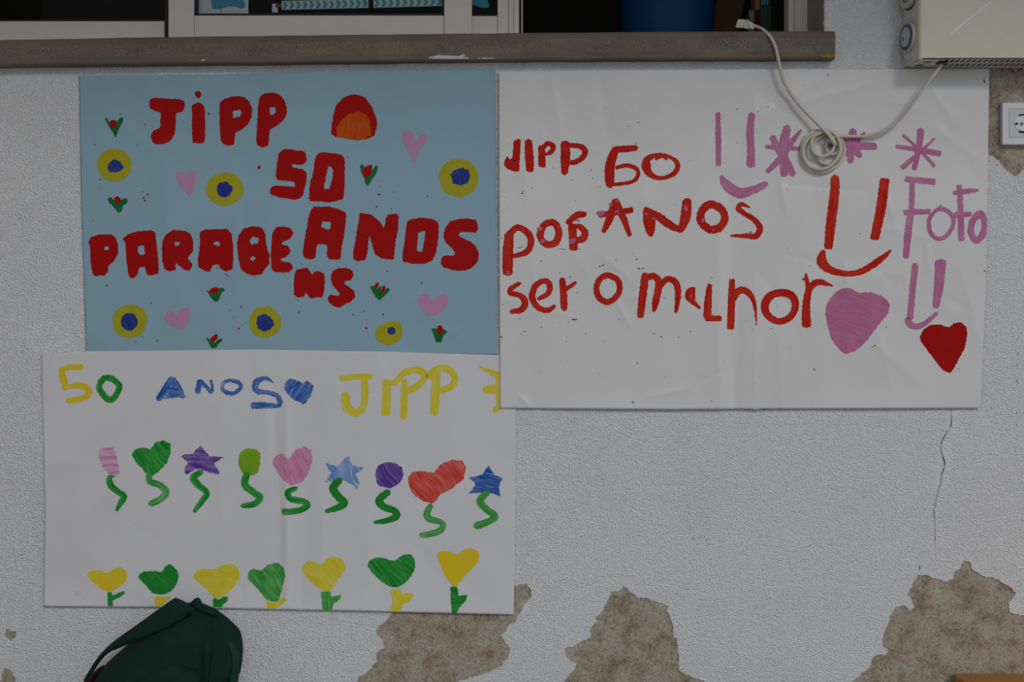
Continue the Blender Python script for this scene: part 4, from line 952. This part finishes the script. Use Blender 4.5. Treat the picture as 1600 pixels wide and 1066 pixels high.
# blue bucket
def lathe(name, prof, cx, cy, mat, parent=None, n=40, smooth=True):
    vs, fs = [], []
    for r, z in prof:
        for k in range(n):
            a = 2 * math.pi * k / n
            vs.append((cx + r * math.cos(a), cy + r * math.sin(a), z))
    for i in range(len(prof) - 1):
        for k in range(n):
            fs.append([i * n + k, i * n + (k + 1) % n, (i + 1) * n + (k + 1) % n, (i + 1) * n + k])
    return obj(name, vs, fs, mat, parent, smooth)
bd = -0.31
kx = S * (D - bd) / D
bx = (1043 - 800) * kx; r0 = 68 * kx
bz = ib_top
buck = empty('plastic_bucket', (bx, -bd, bz))
tag(buck, 'dark blue round plastic bucket standing inside the open window', 'bucket')
lathe('bucket_body', [(0.001, bz), (r0 * 0.955, bz), (r0 * 0.97, bz + 0.004), (r0 * 1.06, bz + 0.10), (r0 * 1.15, bz + 0.2), (r0 * 1.2, bz + 0.2), (r0 * 1.2, bz + 0.21), (r0 * 1.13, bz + 0.21), (r0 * 0.95, bz + 0.01), (0.001, bz + 0.01)], bx, -bd, M['bucketblue'], buck)
lathe('rim_band', [(r0 * 1.15, bz + 0.17), (r0 * 1.19, bz + 0.172), (r0 * 1.19, bz + 0.18), (r0 * 1.15, bz + 0.182)], bx, -bd, M['bucketblue'], buck)
# leaning brown board
bd = 0.40
p0 = P(1105, 46, -bd)
def slab(name, pts, y0, y1, mat, parent=None):
    n = len(pts)
    vs = [(x, y0, z) for x, z in pts] + [(x, y1, z) for x, z in pts]
    fs = [list(range(n))[::-1], list(range(n, 2 * n))] + [[i, (i + 1) % n, n + (i + 1) % n, n + i] for i in range(n)]
    return obj(name, vs, fs, mat, parent)
def pxz(px, py, d): a = P(px, py, d); return (a[0], a[2])
bb = slab('brown_board', [(pxz(1100, 50, -bd)[0], ib_top), (pxz(1136, 50, -bd)[0], ib_top), pxz(1165, -5, -bd), pxz(1215, -120, -bd), pxz(1100, -120, -bd)], bd, bd + 0.012, M['brown'])
tag(bb, 'brown wooden board leaning inside the window beside the blue bucket', 'board')
# toys on the inner window board
ty = -0.30
toy = empty('toy_tower', (P(1192, 48, ty)[0], -ty, ib_top))
tag(toy, 'stack of coloured toy blocks standing inside the window near the right jamb', 'toy')
def tb(name, x0, x1, y0, y1, mat, d0=ty, dp=0.05):
    a = P(x0, y1, d0); b_ = P(x1, y0, d0)
    return box(name, a[0], b_[0], -d0, -d0 + dp, max(a[2], ib_top), b_[2], mat, toy, 0.002)
tb('toy_block', 1180, 1188, -40, 16, M['yellow'])
tb('toy_block', 1180, 1189, 16, 60, M['rose'])
tb('toy_block', 1188.5, 1206, 8, 60, M['green'])
tb('toy_block', 1188.5, 1206, -40, 8, M['green'], ty - 0.006)
for i in range(3): tb('toy_peg', 1190 + i * 4.2, 1192.6 + i * 4.2, -6, 8, M['lightblue'], ty + 0.004, 0.006)
# pale cloth / card end behind the plug
cl = wb('paper_roll', 1171, 1179, 15, 62, -0.21, -0.23, M['oldcard'], 0.002, parent=None)
tag(cl, 'narrow crumpled grey-white card edge standing behind the cream plug', 'card')

# decorations behind the panes
g1 = wb('window_card', 308.6, 388, -110, 21.5, -0.0755, -0.077, M['card'], 0, parent=None)
tag(g1, 'white card with a teal shape hanging behind the window pane', 'card')
zc = -0.1
def tealshape(name, pts, d, mat, parent=None, th=0.003):
    p = catmull([pxz(x, y, d) for x, y in pts], 6, True)
    return slab(name, [tuple(q) for q in p], -d, -d + th, mat, parent)
tealshape('teal_cutout', [(330, -60), (331, 6), (336, 12.5), (345, 12), (356, 9), (366, 9), (376, 12), (381, 10), (382, 4), (378, -8), (376, -60)], -0.0722, M['teal'], g1)
tb_ = wb('string', 345, 345.8, 11, 21.5, -0.0745, -0.0757, M['black'], 0, parent=g1)
def border(name, x0, x1, y0a, y1a, y0b, y1b, nchev, label):
    d = -0.0725
    root = slab(name, [pxz(x0, y0a, d), pxz(x0, y1a, d), pxz(x1, y1b, d), pxz(x1, y0b, d)], -d, -d + 0.002, M['chevpaper'])
    tag(root, label, 'border', 'chevron paper borders behind the pane')
    for i in range(nchev):
        t = (i + 0.10) / nchev; w = 0.56 / nchev; s_ = 0.34 / nchev
        def q(u, v):
            x = x0 + (x1 - x0) * u
            return pxz(x, (y0a + (y0b - y0a) * u) * (1 - v) + (y1a + (y1b - y1a) * u) * v, d + 0.0006)
        pts = [q(t, 0.1), q(t + w * 0.8, 0.1), q(t + w * 0.8 + s_, 0.5), q(t + w * 0.8, 0.9), q(t, 0.9), q(t + s_, 0.5)]
        slab('chevron', pts, -d - 0.0006, -d + 0.0002, M['teal'], root)
border('chevron_border', 440, 575.5, 1.5, 15.2, -1.5, 12.2, 13, 'pale paper border strip with thirteen teal chevrons behind the pane')
border('chevron_border', 583.5, 692, -1.8, 12, -4, 9.0, 10, 'pale paper border strip with teal chevrons beside the front sash stile')
hk = wb('card_hook', 425, 434, 5.5, 19.5, -0.0735, -0.0765, M['card'], 0.001, parent=None)
tag(hk, 'small grey-green square card beside the chevron border behind the pane', 'card')
wb('peg', 430.5, 440, 6, 12, -0.0715, -0.0738, M['brown'], 0.001, parent=hk)
tc = tealshape('teal_cutout', [(736, -40), (737, 3), (744, 9), (754, 12), (762, 11.5), (764, 6), (760, -6), (758, -40)], -0.1015, M['teal'])
tag(tc, 'teal paper cut-out behind the narrow pane of the rear sash', 'cutout')

# ------------------------------------------------------------------ wall heater
HD = 0.075
hb = P(1413, 106, 0.004); hf = P(1439.5, 92.5, HD)
xl_b = P(1411.5, 60, 0.004)[0]; xl_f = hf[0]
heat = empty('wall_heater', (0.95, -0.04, hb[2]))
tag(heat, 'cream enamelled wall convector heater with a timer dial on its side', 'heater')
xr = P(2060, 60, 0.0)[0]; zt = hb[2] + 0.42
zb_b, zb_f = hb[2], hf[2]
# casing: rounded profile swept along height, open slots below
prof = []
def arc(cx, cy, r, a0, a1, n=6):
    return [(cx + r * math.cos(a0 + (a1 - a0) * i / n), cy + r * math.sin(a0 + (a1 - a0) * i / n)) for i in range(n + 1)]
r = 0.007
prof = [(xl_b, -0.004), (xl_b + (xl_f - xl_b) * 0.1, -0.02)]
prof = [(xl_b, -0.004)] + arc(xl_f + r * 0.3, -HD + r, r, math.pi, math.pi * 1.5) + arc(xr - r, -HD + r, r, math.pi * 1.5, math.pi * 2) + [(xr, -0.004)]
def zbot(y): return zb_b + (zb_f - zb_b) * ((-y - 0.004) / (HD - 0.004))
vs, fs = [], []
for (x, y) in prof: vs.append((x, y, zbot(y)))
for (x, y) in prof: vs.append((x, y, zt))
n = len(prof)
fs = [[i, i + 1, n + i + 1, n + i] for i in range(n - 1)]
fs.append([n + i for i in range(n)]); fs.append([n - 1, 0, n, 2 * n - 1])
casing = obj('casing', vs, fs, M['cream'], heat)
# underside: solid end plate, dark inside, slanted louvre bars
def up(x, t, dz=0.0):           # t 0 back .. 1 front on the sloping underside
    y = -0.004 - (HD - 0.004) * t
    return (x, y, zbot(y) + dz)
xe = P(1468, 100, 0.05)[0]
def under(name, x0, x1, x0f, x1f, t0, t1, dz, mat, th=0.002):
    a = [up(x0, t0, dz), up(x1, t0, dz), up(x1f, t1, dz), up(x0f, t1, dz)]
    b_ = [(p[0], p[1], p[2] + th) for p in a]
    return obj(name, a + b_, [[0, 3, 2, 1], [4, 5, 6, 7], [0, 1, 5, 4], [1, 2, 6, 5], [2, 3, 7, 6], [3, 0, 4, 7]], mat, heat)
under('end_plate', xl_b, xe, xl_f, xe + 0.006, 0.0, 1.0, 0.0, M['cream'])
under('inner_tray', xl_b + 0.012, xr - 0.01, xl_f + 0.012, xr - 0.01, 0.02, 0.96, 0.022, M['black'])
under('rear_flange', xe, xr, xe, xr, 0.0, 0.12, 0.0005, M['cream'])
under('mid_rib', xe, xr, xe, xr, 0.46, 0.54, 0.0006, M['cream'])
under('front_flange', xe, xr, xe, xr, 0.93, 1.0, 0.0003, M['cream'])
x = xe + 0.004
while x < xr - 0.03:
    under('louvre_bar', x, x + 0.0038, x, x + 0.0032, 0.1, 0.95, 0.001, M['cream'])
    x += 0.0104
for (sx, t) in ((P(1423, 103, 0)[0], 0.25), (P(1441, 97, 0.05)[0], 0.6)):
    under('plate_slot', sx, sx + 0.012, sx + 0.006, sx + 0.016, t, t + 0.12, -0.0006, M['black'])
gx = P(1470, 99, 0.045)[0]
box('cable_gland', gx - 0.0085, gx + 0.0085, -0.062, -0.04, zbot(-0.05) - 0.003, zbot(-0.05) + 0.004, M['black'], heat, 0.002)
# embossed diagonal crease on the front, its highlight painted in with a lighter tone
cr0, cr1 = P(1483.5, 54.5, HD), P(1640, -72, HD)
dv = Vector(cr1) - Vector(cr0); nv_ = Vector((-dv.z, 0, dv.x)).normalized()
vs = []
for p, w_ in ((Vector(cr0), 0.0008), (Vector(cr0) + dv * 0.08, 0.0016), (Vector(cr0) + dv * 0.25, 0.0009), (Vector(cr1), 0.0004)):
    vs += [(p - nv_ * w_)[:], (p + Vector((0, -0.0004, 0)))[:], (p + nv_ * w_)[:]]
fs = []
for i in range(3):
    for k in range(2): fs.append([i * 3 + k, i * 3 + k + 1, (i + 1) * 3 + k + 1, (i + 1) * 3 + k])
obj('pressed_crease', vs, fs, M['crease_glint'], heat)
# timer module on the sloped left side
dirv = Vector((xl_f - xl_b, -(HD - 0.004), 0)); Ls = dirv.length; dirv.normalize()
nrm = Vector((dirv.y, -dirv.x, 0)); nrm = nrm if nrm.x < 0 else -nrm
def side(u, z, out=0.0):
    p = Vector((xl_b, -0.004, 0)) + dirv * (u * Ls) + nrm * out
    return (p.x, p.y, z)
def side_disc(name, u, z, r_, o0, o1, mat, r_in=0.0, n=36, parent=heat):
    vs, fs = [], []
    prof = [(r_, o0), (r_, o1)] + ([(r_in, o1)] if r_in else [(0.0004, o1)])
    for (rr, oo) in prof:
        for k in range(n):
            a = 2 * math.pi * k / n
            vs.append(side(u + rr * math.cos(a) / Ls, z + rr * math.sin(a), oo))
    for i in range(len(prof) - 1):
        for k in range(n): fs.append([i * n + k, i * n + (k + 1) % n, (i + 1) * n + (k + 1) % n, (i + 1) * n + k])
    return obj(name, vs, fs, mat, parent)
zpy = lambda py, d=0.04: CZ + (533 - py) * S * (D - d) / D
def side_plate(name, u0, u1, z0, z1, rc, out, mat, parent):
    cu0, cu1 = u0 * Ls + rc, u1 * Ls - rc
    pts = arc(cu1, z1 - rc, rc, 0, math.pi / 2, 5) + arc(cu0, z1 - rc, rc, math.pi / 2, math.pi, 5) + arc(cu0, z0 + rc, rc, math.pi, 1.5 * math.pi, 5) + arc(cu1, z0 + rc, rc, 1.5 * math.pi, 2 * math.pi, 5)
    n = len(pts)
    vs = [side(u / Ls, z, -0.002) for u, z in pts] + [side(u / Ls, z, out) for u, z in pts]
    return obj(name, vs, [list(range(n, 2 * n))] + [[i, (i + 1) % n, n + (i + 1) % n, n + i] for i in range(n)], mat, parent)
tm = side_plate('timer_plate', 0.06, 0.86, zpy(93), zpy(20), 0.012, 0.0025, M['dialgrey'], heat)
side_plate('plate_recess', 0.10, 0.80, zpy(90), zpy(23), 0.010, 0.0029, M['socket_in'], tm)
zc = zpy(57)
side_disc('timer_dial', 0.42, zc, 0.0285, 0.002, 0.009, M['dialgrey'], parent=tm)
side_disc('dial_ring', 0.42, zc, 0.0240, 0.0088, 0.0104, M['blue_ring'], 0.0180, parent=tm)
side_disc('dial_cap', 0.42, zc, 0.0180, 0.0088, 0.0112, M['dialgrey'], parent=tm)
box('dial_pointer', *[v for v in (side(0.3, 0, 0.0105)[0] - 0.001, side(0.3, 0, 0.0105)[0] + 0.001, side(0.3, 0, 0.0105)[1] - 0.002, side(0.3, 0, 0.0105)[1] + 0.002)], zc - 0.006, zc + 0.002, M['black'], tm)
side_disc('thermostat_knob', 0.45, zpy(-13), 0.030, 0.0, 0.010, M['dialgrey'], 0.02)
side_disc('knob_ring', 0.45, zpy(-13), 0.033, -0.001, 0.0035, M['black'], 0.029)

# ------------------------------------------------------------------ power cord with plug
cord = empty('power_cord', P(1290, 270, 0.01))
tag(cord, 'cream electric cable looped into a coil over the creased poster, plug on the sill', 'cable')
pd = white3['h']
RC = 0.0032
def cpath(pts, k=10):         # (px, py, d)
    q = catmull(pts, k)
    return [P(a, b_, d) for a, b_, d in q]
main = [(1178, 40.5, 0.008), (1186, 43, 0.014), (1195, 48.5, 0.024), (1204, 58, 0.0305), (1211, 72, 0.031), (1215.5, 90, 0.030), (1219, 108, 0.027), (1225, 127, 0.022), (1236, 147, 0.019), (1250, 165, 0.019), (1268, 184, 0.020), (1284, 200, 0.023), (1297, 213, 0.026), (1300.5, 219, 0.022), (1297, 222.5, 0.014)]
main = [(a, b_, d + (0.004 if i > 6 else 0.0)) for i, (a, b_, d) in enumerate(main)]
vs, fs = tube_mesh(cpath(main), RC, 12); obj('cable', vs, fs, M['cord'], cord, True)
tail = [(1300, 217, 0.013), (1306, 213.5, 0.015), (1320, 212.8, 0.013), (1338, 213.2, 0.012), (1356, 212.5, 0.014), (1378, 205.5, 0.020), (1400, 191, 0.030), (1420, 170, 0.040), (1438, 145, 0.046), (1454, 124, 0.049), (1467, 107, 0.050), (1470, 101, 0.050)]
tail = [(a, b_, d + (0.004 if i < 6 else 0.0)) for i, (a, b_, d) in enumerate(tail)]
vs, fs = tube_mesh(cpath(tail), RC * 0.95, 12); obj('cable', vs, fs, M['cord'], cord, True)
def loop(c, pts, ds, closed=True):
    p = C(c, pts)
    dd = ds if hasattr(ds, '__len__') else [ds] * len(p)
    q = catmull([(a[0], a[1], d + 0.0045) for a, d in zip(p, dd)], 10, closed)
    pp = [P(*v) for v in q]
    if closed: pp.append(pp[0])
    vs, fs = tube_mesh(pp, RC * 0.92, 12, not closed); obj('coil_loop', vs, fs, M['cord'], cord, True)
loop('CO', [(510, 245), (340, 270), (210, 365), (150, 490), (135, 640), (175, 780), (280, 890), (430, 950), (580, 925), (720, 835), (820, 700), (845, 560), (800, 420), (700, 310), (600, 262)], 0.0095)
loop('CO', [(500, 260), (370, 300), (240, 400), (165, 530), (160, 660), (215, 800), (320, 880), (450, 900), (590, 860), (700, 750), (770, 620), (775, 480), (730, 370), (650, 290)], [0.013] * 7 + [0.017] * 7)
loop('CO', [(490, 285), (350, 350), (295, 460), (310, 570), (370, 650), (470, 682), (580, 650), (660, 570), (675, 470), (640, 370), (570, 300)], 0.0175)
loop('CO', [(460, 350), (360, 420), (320, 520), (350, 650), (430, 760), (540, 815), (650, 800), (760, 700), (800, 560), (760, 420), (660, 340), (550, 325)], 0.0085)
loop('CO', [(640, 400), (570, 430), (540, 510), (560, 600), (640, 655), (720, 620), (745, 530), (720, 440)], 0.0105)
vs, fs = tube_mesh([P(*v) for v in catmull([(1296, 212, 0.028), (1300, 219, 0.031), (1305, 226, 0.024), (1303, 221, 0.015)], 8)], RC, 12); obj('coil_tie', vs, fs, M['cord'], cord, True)
# plug lying on the sill
plug = empty('plug', P(1160, 46, 0.0), cord)
def hexa(name, a, b_, mat, parent):     # loft between two quads of (px,py,d)
    vs = [P(*p) for p in a] + [P(*p) for p in b_]
    bm = bmesh.new()
    bv = [bm.verts.new(v) for v in vs]
    for f in [(0, 1, 2, 3), (7, 6, 5, 4), (0, 4, 5, 1), (1, 5, 6, 2), (2, 6, 7, 3), (3, 7, 4, 0)]: bm.faces.new([bv[i] for i in f])
    bmesh.ops.recalc_face_normals(bm, faces=bm.faces)
    bmesh.ops.bevel(bm, geom=list(bm.edges), offset=0.0012, segments=2, profile=0.5, affect='EDGES')
    return bm_obj(name, bm, mat, parent)
hexa('plug_head', [(1153, 30, 0.018), (1148.5, 43, 0.018), (1150, 44, -0.018), (1155, 30.5, -0.018)], [(1163.5, 30, 0.018), (1160, 44, 0.018), (1161, 45, -0.018), (1164, 30.5, -0.018)], M['plug'], plug)
hexa('plug_body', [(1162.5, 30, 0.016), (1160.5, 43.5, 0.016), (1161, 44.5, -0.014), (1163, 30.5, -0.014)], [(1172, 33, 0.013), (1169.5, 46, 0.013), (1170, 46.5, -0.010), (1172.5, 33, -0.010)], M['plug'], plug)
hexa('plug_grip', [(1166, 29.5, 0.015), (1171, 44.5, 0.015), (1171, 45, -0.006), (1166, 30, -0.006)], [(1177.5, 36.5, 0.014), (1178, 46, 0.014), (1178, 46.5, -0.004), (1177.5, 37, -0.004)], M['plug'], plug)
for yy in (30, 42):
    pass
vs, fs = tube_mesh([P(1172, 39.5, 0.008), P(1181, 41.5, 0.010)], [0.0048, 0.0038], 14); obj('strain_relief', vs, fs, M['plug'], plug, True)

# ------------------------------------------------------------------ wall socket
so = empty('wall_socket', P(1598, 226, 0.0))
tag(so, 'white square earthed wall socket set in bare render below the heater', 'socket')
def plate(name, cx, cy, hw, d0, d1, mat, parent, bevel):
    a = P(cx - hw, cy + hw, d1); b_ = P(cx + hw, cy - hw, d1)
    return box(name, a[0], b_[0], -d1, -d0, a[2], b_[2], mat, parent, bevel)
plate('frame_plate', 1599, 193, 33, -COAT, 0.0105, M['socket'], so, 0.002)
plate('seam', 1599, 192.3, 22.6, 0.004, 0.0106, M['alu_line'], so, 0.0)
plate('insert', 1599, 192.3, 22.2, 0.004, 0.0112, M['socket_in'], so, 0.0008)
def fdisc(name, cx, cy, r_, d0, d1, mat, parent, n=40, r_in=None):
    k = S * (D - d1) / D; c0 = P(cx, cy, d1)
    vs, fs = [], []
    prof = [(r_ * k, d0), (r_ * k, d1)] + ([(r_in * k, d1), (r_in * k, d0)] if r_in else [(0.00005, d1)])
    for rr, dd in prof:
        for j in range(n):
            a = 2 * math.pi * j / n
            vs.append((c0[0] + rr * math.cos(a), -dd, c0[2] + rr * math.sin(a)))
    for i in range(len(prof) - 1):
        for j in range(n): fs.append([i * n + j, i * n + (j + 1) % n, (i + 1) * n + (j + 1) % n, (i + 1) * n + j])
    return obj(name, vs, fs, mat, parent)
fdisc('safety_disc', 1598, 192.5, 12.2, 0.008, 0.0122, M['disc'], so)
fdisc('screw', 1596.5, 193.6, 3.0, 0.01, 0.0127, M['metal'], so)
fdisc('screw_centre', 1596.5, 193.6, 1.1, 0.01, 0.0130, M['black'], so)
fdisc('pin_hole', 1588.5, 193.5, 2.3, 0.01, 0.0126, M['black'], so)
fdisc('pin_hole', 1607.5, 193.0, 2.3, 0.01, 0.0126, M['black'], so)
for cy, s_ in ((179.5, 1), (206.2, -1)):
    hexa('earth_clip', [(1592, cy + 2 * s_, 0.011), (1592, cy - 1 * s_, 0.011), (1592, cy - 1 * s_, 0.0132), (1592, cy + 2 * s_, 0.0132)], [(1604, cy + 1 * s_, 0.011), (1604, cy - 2 * s_, 0.011), (1604, cy - 2 * s_, 0.0132), (1604, cy + 1 * s_, 0.0132)], M['black'], so)

# ------------------------------------------------------------------ backpack standing against the wall
bag = empty('backpack', P(250, YF, 0.08))
tag(bag, 'dark green nylon backpack with shoulder strap standing against the wall', 'backpack')
def puffy(name, pts, depth, d0, mat, parent, R=40.0, step=3.0, tilt=None, smoothp=True):
    """rounded solid grown from an outline: pillow front, flat back at depth d0"""
    p = catmull(pts, 5, True) if smoothp else np.array(pts)
    x0, y0 = p.min(0) - 4; x1, y1 = p.max(0) + 4
    X, Y = np.meshgrid(np.arange(x0, x1, step), np.arange(y0, y1, step))
    F = poly_sdf(X, Y, [tuple(q) for q in p])
    q, faces, rim, src = march(X, Y, F)
    f = np.maximum(poly_sdf(q[:, 0], q[:, 1], [tuple(a) for a in p]), 0)
    t = np.clip(f / R, 0, 1)
    h = depth * np.sqrt(np.clip(1 - (1 - t) ** 2, 0, 1))
    if tilt is not None: h = h * tilt(q[:, 0], q[:, 1])
    d = d0 + h
    k = S * (D - d0 - 0.25 * depth) / D
    vs = np.stack([(q[:, 0] - 800) * k, -d, CZ + (533 - q[:, 1]) * k], 1).tolist()
    n0 = len(vs)
    vs += [(v[0], -d0 + 0.0, v[2]) for v in vs]
    fs = list(faces) + [[a + n0 for a in f_[::-1]] for f_ in faces] + [[a, b_, b_ + n0, a + n0] for a, b_ in rim]
    return obj(name, vs, fs, mat, parent, True)
yb = 533 + CZ / (S * (D - 0.012 - 0.025) / D)
fold = lambda X, Y: 0.82 + 0.18 * vnoise(X / 45, Y / 60, 77) + 0.10 * np.exp(-((X - 335 - (Y - 960) * 0.02) / 7.0) ** 2)
puffy('bag_body', C('U', [(250, 760), (430, 590), (640, 400), (800, 260), (1030, 195), (1180, 235), (1270, 290), (1380, 380), (1440, 460), (1462, 600), (1445, 780), (1400, 1000)]) + [(368, yb - 30), (345, yb - 4), (150, yb - 4), (128, yb - 30), (132, 1120), (140, 1080)], 0.10, 0.012, M['canvas'], bag, 55, 2.5, fold)
puffy('front_flap', C('U', [(770, 225), (880, 148), (915, 140), (1010, 185), (1060, 235), (1000, 300), (850, 400), (700, 460), (540, 520), (420, 570), (330, 610), (260, 680), (190, 780), (130, 850), (110, 850), (160, 760), (240, 640), (360, 520), (540, 390)]), 0.012, 0.082, M['canvas'], bag, 12, 1.6)
puffy('grab_loop', C('U', [(1015, 190), (1070, 142), (1100, 134), (1122, 160), (1140, 210), (1215, 222), (1262, 258), (1288, 300), (1200, 280), (1100, 235)]), 0.016, 0.05, M['canvas'], bag, 8, 1.4, smoothp=False)
puffy('side_panel', C('U', [(1300, 400), (1420, 455), (1455, 560), (1458, 680), (1440, 820), (1410, 980), (1330, 1000), (1380, 800), (1390, 600)]), 0.05, 0.02, M['canvas2'], bag, 14, 2.0)
puffy('pocket', C('U', [(900, 690), (1000, 740), (1080, 760), (1120, 850), (1130, 1000), (1000, 1200), (700, 1250), (500, 1200), (480, 1000), (560, 850), (720, 740)]), 0.025, 0.098, M['canvas'], bag, 25, 2.0)
puffy('red_lining', C('U', [(120, 850), (215, 760), (290, 720), (240, 800), (180, 900), (110, 950)]), 0.02, 0.02, M['rose'], bag, 8, 1.6)
vs, fs = tube_mesh([P(*v) for v in catmull([(334, 965, 0.118), (336, 1000, 0.125), (330, 1050, 0.125), (322, 1110, 0.12)], 8)], 0.0022, 8); obj('seam_piping', vs, fs, M['canvas'], bag, True)

# ------------------------------------------------------------------ bench, end just in view
bz = P(0, 1052.5, 0.004)[2]
bench = empty('bench', (1.2, -0.15, 0)); tag(bench, 'low orange varnished wooden bench against the peeling wall', 'bench')
bxl = P(1487, 1052, 0.0)[0]
box('seat_board', bxl, bxl + 1.3, -0.30, -0.004, bz - 0.028, bz, M['wood'], bench, 0.003)
for lx in (bxl + 0.06, bxl + 1.2):
    for ly in (-0.27, -0.06):
        box('leg', lx, lx + 0.04, ly, ly + 0.04, 0, bz - 0.028, M['wood'], bench, 0.002)
box('apron', bxl + 0.08, bxl + 1.2, -0.255, -0.235, bz - 0.09, bz - 0.028, M['wood'], bench, 0.001)
